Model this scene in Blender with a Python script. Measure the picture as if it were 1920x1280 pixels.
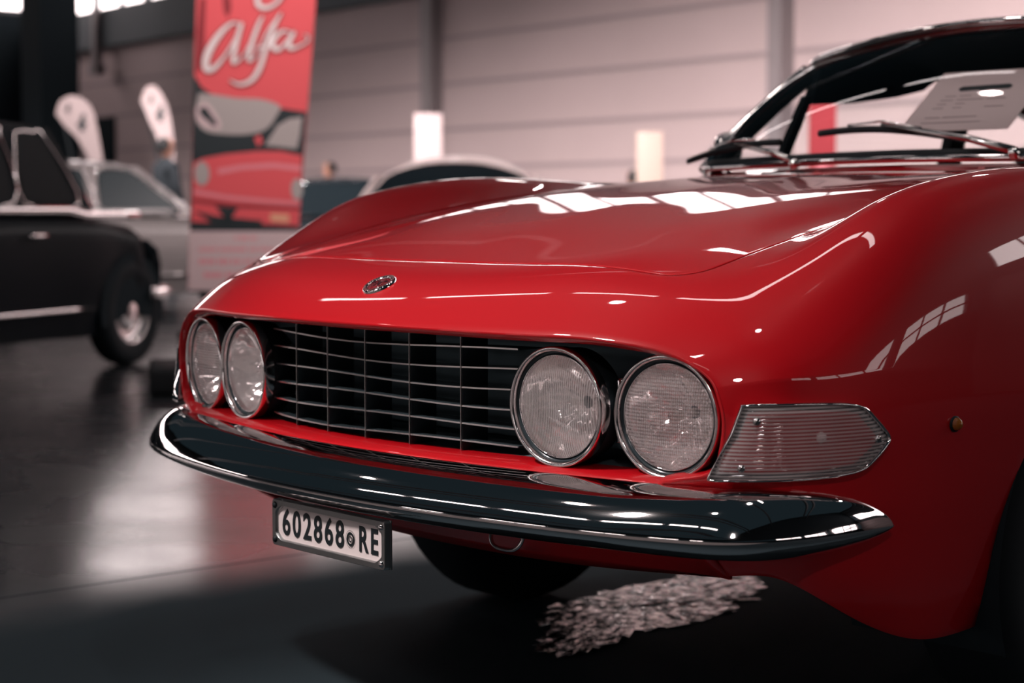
import bpy, bmesh, math, random
import numpy as np
from mathutils import Vector, Matrix
random.seed(7)
for o in list(bpy.data.objects): bpy.data.objects.remove(o)
SC = bpy.context.scene
COL = SC.collection
# ------------------------------------------------------------------ camera, world, exposure
TH = math.radians(49.0); PITCH = math.radians(4.04)
CAM = np.array([2.562, -1.927, 0.915])
FH = np.array([-math.sin(TH), math.cos(TH), 0.0]); RT = np.array([math.cos(TH), math.sin(TH), 0.0])
cd = bpy.data.cameras.new('camera'); cam = bpy.data.objects.new('camera', cd); COL.objects.link(cam)
cam.location = CAM
cam.rotation_euler = (math.radians(90) - PITCH, 0, TH)
cd.sensor_width = 36; cd.lens = 3468 / 1920 * 36; cd.clip_start = 0.05; cd.clip_end = 200
cd.dof.use_dof = True; cd.dof.focus_distance = 2.98; cd.dof.aperture_fstop = 3.6
SC.camera = cam
SC.view_settings.view_transform = 'Standard'; SC.view_settings.look = 'None'
SC.view_settings.gamma = 1; SC.view_settings.exposure = 0.0; SC.view_settings.use_curve_mapping = False
W = bpy.data.worlds.new('world'); SC.world = W; W.use_nodes = True
W.node_tree.nodes['Background'].inputs[0].default_value = (0.0115, 0.019, 0.0235, 1)
W.node_tree.nodes['Background'].inputs[1].default_value = .85
SC.cycles.use_denoising = True
SC.cycles.max_bounces = 10; SC.cycles.transparent_max_bounces = 16; SC.cycles.sample_clamp_indirect = 6

def lamp(name, kind, loc, target, energy, color, size=1.0, size_y=None, angle=None, blend=0.5):
    l = bpy.data.lights.new(name, kind); l.energy = energy; l.color = color
    if kind == 'AREA':
        l.size = size
        if size_y: l.shape = 'RECTANGLE'; l.size_y = size_y
    if kind == 'SPOT':
        l.shadow_soft_size = size; l.spot_size = math.radians(angle); l.spot_blend = blend
    o = bpy.data.objects.new(name, l); COL.objects.link(o); o.location = loc
    d = Vector(target) - Vector(loc); o.rotation_euler = d.to_track_quat('-Z', 'Y').to_euler()
    return o
PINK = (1.0, 0.90, 0.88)
lamp('nose_fill', 'SPOT', (-1.5, -3.9, 6.2), (0.10, -0.02, 0.74), 2450, PINK, 0.30, angle=16, blend=1.0)  # unseen spot added to brighten the nose
lamp('indicator_fill', 'SPOT', (5.6, -4.6, 4.8), (0.79, 0.10, 0.61), 330, PINK, 0.18, angle=5.5, blend=1.0)  # narrow fill added to lift the front indicator
wash = lamp('wall_fill', 'AREA', (-14.0, 4.2, 7.9), (-18.0, 14.5, -2.5), 1220, PINK, 22, 1.2); wash.data.spread = math.radians(50)  # unseen area light added to wash the rear wall, strongest low down
lamp('exhibit_fill', 'SPOT', (-5.5, 2.5, 8.4), (-10.2, 8.6, .8), 2600, PINK, .3, angle=48, blend=.9)  # fill added out of view over the background cars
lamp('saloon_fill', 'SPOT', (-9.0, 1.0, 8.4), (-12.4, 8.2, .8), 1500, PINK, .3, angle=44, blend=.9)  # second added fill, aimed at the saloons
lamp('banner_fill', 'SPOT', (-3.2, 0.4, 7.0), (-8.9, 5.6, 1.6), 1180, PINK, 0.25, angle=26, blend=.8)  # out-of-view spot added to light up the banner
lamp('windscreen_fill', 'SPOT', (-1.0, -5.5, 7.0), (0.0, 1.6, 1.15), 900, PINK, 0.2, angle=9, blend=.8)  # added spot that brightens the sheet behind the windscreen

# ------------------------------------------------------------------ helpers
def s2l(c):
    c = c / 255.0
    return c / 12.92 if c <= 0.04045 else ((c + 0.055) / 1.055) ** 2.4
def rgb(r, g, b): return (s2l(r), s2l(g), s2l(b), 1)
def mat(name, col, rough=0.5, metal=0.0, coat=0.0, coat_rough=0.03, spec=0.5, trans=0.0, ior=1.45, emit=None, estr=0.0, alpha=1.0):
    m = bpy.data.materials.new(name); m.use_nodes = True
    b = m.node_tree.nodes['Principled BSDF']
    b.inputs['Base Color'].default_value = col; b.inputs['Roughness'].default_value = rough
    b.inputs['Metallic'].default_value = metal; b.inputs['Coat Weight'].default_value = coat
    b.inputs['Coat Roughness'].default_value = coat_rough; b.inputs['Specular IOR Level'].default_value = spec
    b.inputs['Transmission Weight'].default_value = trans; b.inputs['IOR'].default_value = ior
    b.inputs['Alpha'].default_value = alpha
    if emit: b.inputs['Emission Color'].default_value = emit; b.inputs['Emission Strength'].default_value = estr
    return m
def nodes(m): return m.node_tree.nodes, m.node_tree.links, m.node_tree.nodes['Principled BSDF']
def mk(name, verts, faces, m=None, parent=None, smooth=True, label=None, origin=None):
    me = bpy.data.meshes.new(name)
    me.from_pydata([tuple(map(float, v)) for v in verts], [], [tuple(f) for f in faces]); me.update()
    if smooth: me.polygons.foreach_set('use_smooth', [True] * len(me.polygons))
    if m: me.materials.append(m)
    o = bpy.data.objects.new(name, me); COL.objects.link(o)
    if parent: o.parent = parent
    if label: o['label'] = label
    return o
def fixn(o):
    bm = bmesh.new(); bm.from_mesh(o.data); bmesh.ops.remove_doubles(bm, verts=bm.verts, dist=1e-6)
    bmesh.ops.recalc_face_normals(bm, faces=bm.faces); bm.to_mesh(o.data); bm.free(); return o
def sharp(o, deg=35):
    bm = bmesh.new(); bm.from_mesh(o.data)
    for e in bm.edges:
        if len(e.link_faces) == 2 and e.calc_face_angle(0) > math.radians(deg): e.smooth = False
    bm.to_mesh(o.data); bm.free(); return o
def tag(o, label=None, cat=None, group=None, kind=None):
    if label: o['label'] = label
    if cat: o['category'] = cat
    if group: o['group'] = group
    if kind: o['kind'] = kind
    return o
def thing(name, label, cat, loc=(0, 0, 0), rz=0.0, group=None):
    o = bpy.data.objects.new(name, None); COL.objects.link(o); o.location = loc; o.rotation_euler = (0, 0, rz)
    o.empty_display_size = 0.1
    return tag(o, label, cat, group)
def grid_faces(nr, nc, close_c=False, close_r=False):
    f = []
    for i in range(nr if close_r else nr - 1):
        for j in range(nc if close_c else nc - 1):
            a = i * nc + j; b = i * nc + (j + 1) % nc; i2 = (i + 1) % nr
            f.append((a, b, i2 * nc + (j + 1) % nc, i2 * nc + j))
    return f
def rows_mesh(name, rows, m, parent=None, close_c=False, close_r=False, caps=False, **k):
    nc = len(rows[0]); v = [p for r in rows for p in r]; f = grid_faces(len(rows), nc, close_c, close_r)
    if caps: f.append(tuple(range(nc))[::-1]); f.append(tuple((len(rows) - 1) * nc + i for i in range(nc)))
    return fixn(mk(name, v, f, m, parent, **k))
def box_vf(c, s, R=None):
    v = [Vector(((x - .5) * s[0], (y - .5) * s[1], (z - .5) * s[2])) for x in (0, 1) for y in (0, 1) for z in (0, 1)]
    if R is not None: v = [R @ p for p in v]
    return [p + Vector(c) for p in v], [(0, 1, 3, 2), (4, 6, 7, 5), (0, 4, 5, 1), (2, 3, 7, 6), (0, 2, 6, 4), (1, 5, 7, 3)]
def box(name, c, s, m, parent=None, R=None, bevel=0.0, **k):
    v, f = box_vf(c, s, R); o = mk(name, v, f, m, parent, smooth=False, **k)
    if bevel:
        bm = bmesh.new(); bm.from_mesh(o.data)
        bmesh.ops.bevel(bm, geom=bm.edges[:], offset=bevel, segments=3, profile=.5, affect='EDGES'); bm.to_mesh(o.data); bm.free()
        o.data.polygons.foreach_set('use_smooth', [True] * len(o.data.polygons)); sharp(o, 50)
    return o
def boxes(name, lst, m, parent=None, **k):
    V = []; F = []
    for c, s in lst:
        v, f = box_vf(c, s); n = len(V); V += v; F += [tuple(i + n for i in q) for q in f]
    return mk(name, V, F, m, parent, smooth=False, **k)
def frames(P):
    P = [Vector(p) for p in P]; T = []
    for i in range(len(P)):
        T.append((P[min(i + 1, len(P) - 1)] - P[max(i - 1, 0)]).normalized())
    n = T[0].cross(Vector((0, 0, 1)))
    if n.length < 1e-3: n = T[0].cross(Vector((0, 1, 0)))
    n.normalize(); out = []
    for p, t in zip(P, T):
        n = (n - t * n.dot(t)).normalized(); out.append((p, t, n, t.cross(n)))
    return out
def tube(name, P, r, m, parent=None, n=12, flat=1.0, caps=True, **k):
    rs = r if isinstance(r, (list, tuple)) else [r] * len(P); rows = []
    for (p, t, a, b), rr in zip(frames(P), rs):
        rows.append([p + a * math.cos(q) * rr + b * math.sin(q) * rr * flat for q in [2 * math.pi * i / n for i in range(n)]])
    return rows_mesh(name, rows, m, parent, close_c=True, caps=caps, **k)
def basis(z, up=(0, 0, 1)):
    z = Vector(z).normalized(); x = Vector(up).cross(z)
    if x.length < 1e-4: x = Vector((1, 0, 0))
    x.normalize(); y = z.cross(x); return Matrix((x, y, z)).transposed()
def lathe(name, prof, c, axis, m, parent=None, n=48, up=(0, 0, 1), sx=1.0, **k):
    """prof = [(radius, distance along axis)]"""
    B = basis(axis, up); rows = []
    for r, h in prof:
        rows.append([Vector(c) + B @ Vector((max(r, 1e-5) * sx * math.cos(2 * math.pi * i / n), max(r, 1e-5) * math.sin(2 * math.pi * i / n), h)) for i in range(n)])
    return fixn(rows_mesh(name, rows, m, parent, close_c=True, **k))
def crom(P, n=8, closed=False):
    P = [Vector(p) for p in P]; out = []; N = len(P)
    for i in range(N if closed else N - 1):
        g = (lambda k: P[k % N]) if closed else (lambda k: P[min(max(k, 0), N - 1)])
        a, b, c, d = g(i - 1), g(i), g(i + 1), g(i + 2)
        for j in range(n):
            t = j / n
            out.append(.5 * ((2 * b) + (c - a) * t + (2 * a - 5 * b + 4 * c - d) * t * t + (3 * b - a - 3 * c + d) * t ** 3))
    if not closed: out.append(P[-1])
    return out
def nspline(xs, ys):
    """natural cubic spline through (xs, ys[k]) -> f(x)"""
    xs = np.asarray(xs, float); ys = np.asarray(ys, float); n = len(xs); h = np.diff(xs)
    A = np.zeros((n, n)); B = np.zeros((n,) + ys.shape[1:]); A[0, 0] = A[-1, -1] = 1
    for i in range(1, n - 1):
        A[i, i - 1] = h[i - 1]; A[i, i] = 2 * (h[i - 1] + h[i]); A[i, i + 1] = h[i]
        B[i] = 6 * ((ys[i + 1] - ys[i]) / h[i] - (ys[i] - ys[i - 1]) / h[i - 1])
    M = np.linalg.solve(A, B.reshape(n, -1)).reshape(B.shape)
    def f(x):
        i = int(min(max(np.searchsorted(xs, x) - 1, 0), n - 2)); a = (xs[i + 1] - x) / h[i]; b = (x - xs[i]) / h[i]
        return a * ys[i] + b * ys[i + 1] + ((a ** 3 - a) * M[i] + (b ** 3 - b) * M[i + 1]) * h[i] ** 2 / 6
    return f
def poly_prism(name, pts2, z0, z1, fr, m, parent=None, **k):
    """extrude a 2D outline; fr(x,y,z)->3D"""
    n = len(pts2); v = [fr(x, y, z0) for x, y in pts2] + [fr(x, y, z1) for x, y in pts2]
    f = [tuple(range(n))[::-1], tuple(range(n, 2 * n))] + [(i, (i + 1) % n, n + (i + 1) % n, n + i) for i in range(n)]
    return mk(name, v, f, m, parent, smooth=False, **k)
def text_mesh(name, body, size, fr, m, parent=None, sx=1.0, shear=0.0, bold=0.0, depth=0.0005, align='CENTER', spacing=1.0, label=None):
    cu = bpy.data.curves.new(name, 'FONT'); cu.body = body; cu.size = size; cu.align_x = align; cu.align_y = 'CENTER'
    cu.offset = bold; cu.extrude = depth; cu.shear = shear; cu.space_character = spacing; cu.resolution_u = 4
    t = bpy.data.objects.new('tmp', cu); COL.objects.link(t)
    me = bpy.data.meshes.new_from_object(t.evaluated_get(bpy.context.evaluated_depsgraph_get()))
    bpy.data.objects.remove(t); bpy.data.curves.remove(cu)
    for v in me.vertices: v.co = Vector(fr(v.co.x * sx, v.co.y, v.co.z))
    me.name = name; me.materials.clear(); me.materials.append(m)
    o = bpy.data.objects.new(name, me); COL.objects.link(o)
    if parent: o.parent = parent
    if label: o['label'] = label
    return o
def cw(X, Z, z=0.0):
    p = CAM + RT * X + FH * Z; return Vector((p[0], p[1], z))

# ------------------------------------------------------------------ materials
RED = mat('red_paint', (0.46, 0.004, 0.009, 1), rough=.4, coat=1.0, coat_rough=.012, spec=.15)
CHROME = mat('chrome', (.80, .76, .76, 1), rough=.035, metal=1)
SATIN = mat('satin_chrome', (.62, .58, .58, 1), rough=.22, metal=1)
ALU = mat('plate_frame_metal', (.42, .43, .43, 1), rough=.30, metal=1)
BLACK = mat('black_rubber', rgb(26, 32, 36), rough=.6, spec=.3)
DARK = mat('dark_cavity', (.085, .120, .135, 1), rough=.8, spec=.1)
DARK2 = mat('wheel_well_black', (.018, .026, .031, 1), rough=.85, spec=.1)
GLOSSBLACK = mat('gloss_black', (.028, .040, .046, 1), rough=.2)
TYRE = mat('tyre_rubber', rgb(30, 36, 40), rough=.75, spec=.2)
WHITE = mat('white_print', rgb(235, 215, 215), rough=.5)
GLASS = mat('window_glass', (1, 1, 1, 1), rough=0.0, trans=1, ior=1.45)
def thin_glass(name, tint=(.92, .95, .95, 1), refl=.09):
    m = bpy.data.materials.new(name); m.use_nodes = True; n = m.node_tree.nodes; l = m.node_tree.links; n.clear()
    o = n.new('ShaderNodeOutputMaterial'); t = n.new('ShaderNodeBsdfTransparent'); g = n.new('ShaderNodeBsdfGlossy')
    fz = n.new('ShaderNodeFresnel'); fz.inputs[0].default_value = 1.45; mx = n.new('ShaderNodeMixShader')
    t.inputs[0].default_value = tint; g.inputs['Roughness'].default_value = 0.0
    l.new(fz.outputs[0], mx.inputs[0]); l.new(t.outputs[0], mx.inputs[1]); l.new(g.outputs[0], mx.inputs[2]); l.new(mx.outputs[0], o.inputs[0])
    return m
SCREEN = thin_glass('windscreen_glass')
def ribbed_glass(name, fx, fy, strength=.35, tint=(.95, .93, .93, 1), rough=.02):
    m = mat(name, tint, rough=rough, trans=1.0, ior=1.42); n, l, b = nodes(m)
    tc = n.new('ShaderNodeTexCoord'); sp = n.new('ShaderNodeSeparateXYZ'); l.new(tc.outputs['UV'], sp.inputs[0])
    acc = None
    for ax, fq in (('X', fx), ('Y', fy)):
        if not fq: continue
        mu = n.new('ShaderNodeMath'); mu.operation = 'MULTIPLY'; mu.inputs[1].default_value = fq * 2 * math.pi; l.new(sp.outputs[ax], mu.inputs[0])
        si = n.new('ShaderNodeMath'); si.operation = 'SINE'; l.new(mu.outputs[0], si.inputs[0])
        if acc is None: acc = si
        else:
            ad = n.new('ShaderNodeMath'); ad.operation = 'ADD'; l.new(acc.outputs[0], ad.inputs[0]); l.new(si.outputs[0], ad.inputs[1]); acc = ad
    bu = n.new('ShaderNodeBump'); bu.inputs['Strength'].default_value = strength; bu.inputs['Distance'].default_value = .0012
    l.new(acc.outputs[0], bu.inputs['Height']); l.new(bu.outputs[0], b.inputs['Normal'])
    return m
def lens_mat(name, fx, fy, trans=.64, white=.17, tint=(.93, .90, .90, 1)):
    m = bpy.data.materials.new(name); m.use_nodes = True; n = m.node_tree.nodes; l = m.node_tree.links; n.clear()
    out = n.new('ShaderNodeOutputMaterial'); tr = n.new('ShaderNodeBsdfTransparent'); gl = n.new('ShaderNodeBsdfGlossy'); df = n.new('ShaderNodeBsdfTranslucent'); d2 = n.new('ShaderNodeBsdfDiffuse')
    tr.inputs[0].default_value = tint; gl.inputs['Roughness'].default_value = .06; df.inputs[0].default_value = (.9, .85, .85, 1); d2.inputs[0].default_value = (.9, .85, .85, 1)
    tc = n.new('ShaderNodeTexCoord'); sp = n.new('ShaderNodeSeparateXYZ'); l.new(tc.outputs['UV'], sp.inputs[0]); acc = None
    for ax, fq in (('X', fx), ('Y', fy)):
        if not fq: continue
        mu = n.new('ShaderNodeMath'); mu.operation = 'MULTIPLY'; mu.inputs[1].default_value = fq * 2 * math.pi; l.new(sp.outputs[ax], mu.inputs[0])
        si = n.new('ShaderNodeMath'); si.operation = 'SINE'; l.new(mu.outputs[0], si.inputs[0])
        if acc is None: acc = si
        else:
            ad = n.new('ShaderNodeMath'); ad.operation = 'ADD'; l.new(acc.outputs[0], ad.inputs[0]); l.new(si.outputs[0], ad.inputs[1]); acc = ad
    bu = n.new('ShaderNodeBump'); bu.inputs['Strength'].default_value = 1.0; bu.inputs['Distance'].default_value = .0015
    l.new(acc.outputs[0], bu.inputs['Height']); l.new(bu.outputs[0], gl.inputs['Normal'])
    mr = n.new('ShaderNodeMapRange'); mr.inputs[1].default_value = -1; mr.inputs[2].default_value = 1; mr.inputs[3].default_value = white * .25; mr.inputs[4].default_value = white * 2; l.new(acc.outputs[0], mr.inputs[0])
    a = n.new('ShaderNodeMixShader'); b = n.new('ShaderNodeMixShader'); c = n.new('ShaderNodeMixShader'); c.inputs[0].default_value = .5
    l.new(df.outputs[0], c.inputs[1]); l.new(d2.outputs[0], c.inputs[2])
    a.inputs[0].default_value = 1 - trans - white; l.new(tr.outputs[0], a.inputs[1]); l.new(gl.outputs[0], a.inputs[2])
    l.new(mr.outputs[0], b.inputs[0]); l.new(a.outputs[0], b.inputs[1]); l.new(c.outputs[0], b.inputs[2]); l.new(b.outputs[0], out.inputs[0])
    return m
def set_uv(o, fn):
    uv = o.data.uv_layers.new(name='UVMap')
    for lp in o.data.loops: uv.data[lp.index].uv = fn(o.data.vertices[lp.vertex_index].co)

# ------------------------------------------------------------------ red coupe body surface
# control rows, from the opening lip back along the car; columns from the centre line over the fender to the sill (left half)
ROWS = [
 (0.00, [(0,-.090,.728),(.24,-.078,.728),(.45,-.046,.727),(.56,-.018,.725),(.62,.000,.719),(.665,.018,.710),(.700,.030,.697),(.728,.040,.680),(.745,.045,.660),(.757,.050,.610),(.750,.050,.560),(.722,.040,.526),(.655,.018,.508),(.672,.060,.455),(.685,.140,.362)]),
 (0.09, [(0,-.003,.787),(.25,.008,.788),(.47,.035,.785),(.575,.058,.778),(.640,.075,.768),(.697,.088,.752),(.742,.096,.732),(.777,.104,.706),(.800,.108,.672),(.808,.112,.610),(.805,.112,.550),(.795,.112,.502),(.780,.118,.462),(.765,.138,.418),(.742,.170,.366)]),
 (0.19, [(0,.120,.826),(.25,.121,.8265),(.47,.128,.823),(.59,.145,.811),(.650,.160,.805),(.706,.166,.791),(.755,.172,.768),(.797,.178,.730),(.827,.182,.674),(.835,.185,.610),(.832,.185,.550),(.826,.185,.492),(.817,.187,.438),(.803,.195,.390),(.785,.215,.340)]),
 (0.33, [(0,.290,.868),(.25,.290,.867),(.48,.292,.861),(.600,.296,.851),(.657,.300,.853),(.716,.300,.857),(.770,.300,.836),(.816,.302,.780),(.848,.304,.676),(.853,.305,.610),(.851,.305,.550),(.845,.305,.470),(.836,.305,.405),(.823,.305,.340),(.80,.305,.290)]),
 (0.49, [(0,.450,.904),(.25,.450,.902),(.48,.450,.895),(.602,.450,.886),(.662,.450,.907),(.722,.450,.931),(.779,.450,.907),(.827,.450,.835),(.858,.450,.676),(.862,.450,.610),(.860,.450,.550),(.854,.450,.470),(.844,.450,.390),(.830,.450,.310),(.81,.450,.240)]),
 (0.66, [(0,.620,.936),(.25,.620,.934),(.48,.620,.926),(.604,.620,.918),(.664,.620,.945),(.725,.620,.972),(.783,.620,.948),(.832,.620,.865),(.863,.620,.676),(.867,.620,.610),(.865,.620,.550),(.859,.620,.470),(.849,.620,.390),(.835,.620,.310),(.81,.620,.240)]),
 (0.89, [(0,.850,.966),(.25,.850,.964),(.48,.850,.957),(.606,.850,.949),(.665,.850,.970),(.726,.850,.992),(.785,.850,.970),(.835,.850,.880),(.866,.850,.676),(.870,.850,.610),(.868,.850,.550),(.862,.850,.470),(.852,.850,.390),(.838,.850,.310),(.81,.850,.240)]),
 (1.19, [(0,1.15,.992),(.25,1.15,.990),(.48,1.15,.984),(.608,1.15,.975),(.665,1.15,.980),(.725,1.15,.984),(.785,1.15,.962),(.835,1.15,.880),(.866,1.15,.676),(.871,1.15,.610),(.870,1.15,.550),(.864,1.15,.470),(.854,1.15,.390),(.840,1.15,.310),(.81,1.15,.230)]),
 (1.49, [(0,1.45,1.006),(.25,1.45,1.005),(.48,1.45,.999),(.610,1.45,.991),(.665,1.45,.988),(.725,1.45,.978),(.785,1.45,.950),(.832,1.45,.870),(.864,1.45,.676),(.871,1.45,.610),(.870,1.45,.550),(.864,1.45,.470),(.854,1.45,.390),(.840,1.45,.300),(.81,1.45,.215)]),
 (2.60, [(0,2.60,.980),(.25,2.60,.980),(.48,2.60,.978),(.610,2.60,.974),(.665,2.60,.968),(.725,2.60,.955),(.780,2.60,.925),(.828,2.60,.850),(.862,2.60,.676),(.868,2.60,.610),(.866,2.60,.550),(.860,2.60,.470),(.850,2.60,.390),(.836,2.60,.300),(.80,2.60,.215)]),
 (3.50, [(0,3.50,.950),(.25,3.50,.950),(.47,3.50,.948),(.590,3.50,.944),(.645,3.50,.936),(.700,3.50,.922),(.755,3.50,.890),(.800,3.50,.810),(.835,3.50,.670),(.842,3.50,.610),(.840,3.50,.550),(.834,3.50,.470),(.824,3.50,.390),(.810,3.50,.300),(.77,3.50,.230)]),
 (4.20, [(0,4.28,.850),(.22,4.28,.850),(.40,4.27,.848),(.500,4.26,.844),(.560,4.25,.838),(.610,4.24,.825),(.660,4.23,.800),(.700,4.22,.750),(.730,4.21,.660),(.742,4.20,.610),(.740,4.20,.550),(.734,4.20,.470),(.724,4.20,.390),(.710,4.19,.330),(.68,4.18,.300)]),
]
UK = [0.0]
_n = np.mean([[np.linalg.norm(np.subtract(r[1][j + 1], r[1][j])) for j in range(14)] for r in ROWS[1:9]], axis=0)
for d in _n: UK.append(UK[-1] + d)
VK = [r[0] for r in ROWS]
NET = np.array([r[1] for r in ROWS], float)
SV = nspline(VK, NET)
def brow(v):
    P = SV(v); a = nspline(UK[:9], P[:9]); b = nspline(UK[8:], P[8:])
    # centre line symmetric: mirror two columns across x=0 for a flat tangent
    Q = np.vstack([P[1:3][::-1] * np.array([-1, 1, 1]), P[:9]]); a = nspline([-UK[2], -UK[1]] + UK[:9], Q)
    return lambda u: (a(u) if u <= UK[8] else b(u))
def surf(u, v, s=1):
    p = brow(v)(u); return Vector((p[0] * s, p[1], p[2]))
def surf_n(u, v, s=1):
    e = .004; du = surf(u + e, v, s) - surf(max(u - e, -1), v, s); dv = surf(u, v + e, s) - surf(u, max(v - e, 0), s)
    n = du.cross(dv) * s
    return n.normalized()
US, VS = UK[3], VK[2]                      # shut line of the bonnet
GAP = .0024
def ulist():
    L = list(np.linspace(0, US - .02, 34)) + [US - .013, US - .008, US - GAP, US + GAP, US + .008, US + .013]
    L += list(np.linspace(US + .02, UK[8] - .012, 30)) + [UK[8] - .006, UK[8], UK[8] + .006]
    L += list(np.linspace(UK[8] + .012, UK[-1], 34)); return L
def vlist():
    L = list(np.linspace(0, VS - .016, 16)) + [VS - .009, VS - GAP, VS + GAP, VS + .009]
    L += list(np.linspace(VS + .018, 1.49, 88)) + list(np.linspace(1.53, 4.2, 48)); return L
UL, VL = ulist(), vlist()
RC = .055
def warp(u, v):
    """round the bonnet corner: square to disc map about the corner centre"""
    cu, cv = US - RC, VS + RC; p, q = u - cu, cv - v
    if p <= 0 or q <= 0: return u, v
    rho = max(p, q); l2 = math.hypot(p, q); w = 1.0 if rho < RC * 1.1 else max(0.0, 1 - (rho - RC * 1.1) / (RC * 1.1))
    w = w * w * (3 - 2 * w); k = 1 + (rho / l2 - 1) * w
    return cu + p * k, cv - q * k
AY, AZ, AR = .95, .32, .362                # front wheel arch
RY = 3.50
ux = {}
PT = np.zeros((len(VL), len(UL), 3))
_rowcache = {}
for i, v in enumerate(VL):
    for j, u in enumerate(UL):
        a, b = warp(u, v); kb = round(b, 6)
        if kb not in _rowcache: _rowcache[kb] = brow(b)
        PT[i, j] = _rowcache[kb](a)
NV, NU = len(VL), len(UL)
vis_hood_u = [j for j, u in enumerate(UL) if u <= US - GAP + 1e-9][-1]
vis_hood_v = [i for i, v in enumerate(VL) if v >= VS + GAP - 1e-9][0]
hood_end = [i for i, v in enumerate(VL) if v <= 1.40][-1]
crease_j = UL.index(UK[8])
shell_p = PT.copy()
side_from = crease_j - 14
for (cy) in (AY, RY):
    for i in range(NV):
        for j in range(side_from, NU):
            y, z = shell_p[i, j, 1] - cy, shell_p[i, j, 2] - AZ; r = math.hypot(y, z)
            if AR - .012 < r < AR + .010 and z > -.12: shell_p[i, j, 1] = cy + y / r * AR; shell_p[i, j, 2] = AZ + z / r * AR
red = thing('car', 'red coupe with twin round headlights and chrome bumper, nearest car in the hall', 'car')
def half_faces(kind):
    F = []
    for i in range(NV - 1):
        for j in range(NU - 1):
            hood = i >= vis_hood_v and i < hood_end and j < vis_hood_u
            gap = (i == vis_hood_v - 1 and j <= vis_hood_u) or (j == vis_hood_u and vis_hood_v - 1 <= i < hood_end)
            if kind == 'hood':
                if hood: F.append((i, j))
            else:
                if hood or gap: continue
                c = (shell_p[i, j] + shell_p[i + 1, j] + shell_p[i, j + 1] + shell_p[i + 1, j + 1]) / 4
                if j >= side_from and any(math.hypot(c[1] - cy, c[2] - AZ) < AR - .002 for cy in (AY, RY)): continue
                if c[1] > 1.47 and c[1] < 3.3 and c[0] < .69: continue
                F.append((i, j))
    return F
def two_sided(name, kind, P, m, parent):
    F0 = half_faces(kind); V = []; F = []; idx = {}
    for s in (1, -1):
        def vid(i, j):
            k = (s if P[i, j, 0] > 1e-6 else 0, i, j)
            if k not in idx: idx[k] = len(V); V.append((P[i, j, 0] * s, P[i, j, 1], P[i, j, 2]))
            return idx[k]
        for i, j in F0:
            q = (vid(i, j), vid(i, j + 1), vid(i + 1, j + 1), vid(i + 1, j)); F.append(q if s == 1 else q[::-1])
    o = mk(name, V, F, m, parent)
    sd = o.modifiers.new('thick', 'SOLIDIFY'); sd.thickness = .009; sd.offset = -1
    bv = o.modifiers.new('edge', 'BEVEL'); bv.width = .0012; bv.segments = 2; bv.limit_method = 'ANGLE'; bv.angle_limit = math.radians(60)
    return o
body = two_sided('body_shell', 'shell', shell_p, RED, red)
hood = two_sided('bonnet', 'hood', PT, RED, red)

# front valance between the lower corners of the opening
def lowlip(x):      # lower lip of the opening
    t = min(abs(x) / .655, 1); return (-.066 + .084 * t ** 1.9, .508)
vr = []
for k, (z, dy, xs) in enumerate([(.508, 0, .655), (.490, .008, .662), (.470, .030, .668), (.455, .060, .672), (.43, .100, .678), (.39, .140, .683), (.35, .170, .686), (.332, .185, .684)]):
    row = []
    for i in range(41):
        t = -1 + 2 * i / 40; x = t * xs; yl = lowlip(t * .655)[0]; ye = np.interp(z, [.332, .362, .455, .508], [.150, .140, .060, .018])
        row.append((x, (yl + dy) * (1 - abs(t) ** 6) + ye * abs(t) ** 6, z + (.030 * abs(t) ** 3 if z < .34 else (.012 * abs(t) ** 3 if z < .36 else 0))))
    vr.append(row)
val = rows_mesh('front_valance', vr, RED, red); val.modifiers.new('thick', 'SOLIDIFY').thickness = .006

# opening: closed loop of the lip, then the red return and the black cavity behind it
loop = []
for u in np.linspace(0, UK[12], 70): loop.append(surf(u, 0))
for i in range(1, 40):
    x = .655 - 1.31 * i / 40; loop.append(Vector((x, lowlip(x)[0], .508)))
rightside = [Vector((-p.x, p.y, p.z)) for p in loop[:70]][::-1]
loop = loop[:70] + loop[70:] + rightside[:-1]
def inset(p, d):
    cx = max(min(p.x, .60), -.60); c = Vector((cx, p.y, .618)); n = (c - p); n.y = 0; n.normalize(); return p + n * d
rows = [[inset(p, d) + Vector((0, dy, 0)) for p in loop] for d, dy in ((-.0002, -.0005), (.003, -.0032), (.006, .0), (.012, .010), (.015, .035), (.016, .055))]
rows_mesh('opening_lip', rows, RED, red, close_c=True)
rows = [[inset(p, d) + Vector((0, dy, 0)) for p in loop] for d, dy in ((.016, .055), (.017, .10), (.02, .20))]
cav = rows_mesh('grille_cavity', rows, DARK, red, close_c=True)
box('radiator_panel', (0, .20, .60), (1.46, .02, .30), DARK, red)

# egg crate grille
grille = bpy.data.objects.new('grille', None)
def gy(x): return -.035 + .35 * x * x
V = []; F = []
def blade(P, h, dpt, m, name, parent):
    rows = []
    for p, up in P:
        p = Vector(p); up = Vector(up); rows.append([p + up * h, p - up * h, p - up * h * .6 + Vector((0, dpt, 0)), p + up * h * .6 + Vector((0, dpt, 0))])
    return rows_mesh(name, rows, m, parent, close_c=True, caps=True, smooth=False)
WIRE = mat('bright_grille_edge', (.75, .70, .69, 1), rough=.3, metal=1)
gp = mk('grille', [(0, 0, 0)], [], None, red)
bpy.data.objects.remove(gp)
def hbar(z, i):
    xs = np.linspace(-.345, .35, 50)
    P = [((x, gy(x), z + .003 * math.sin(x * 9 + i)), (0, 0, 1)) for x in xs]
    return P
slats = []
for i in range(6):
    z = .538 + i * .0308
    P = hbar(z, i); b = blade([((p[0], p[1] + .003, p[2]), u) for p, u in P], .0016, .05, GLOSSBLACK, 'grille_slat', red)
    blade(P, .0013, .003, WIRE, 'bright_edge', b)
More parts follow.
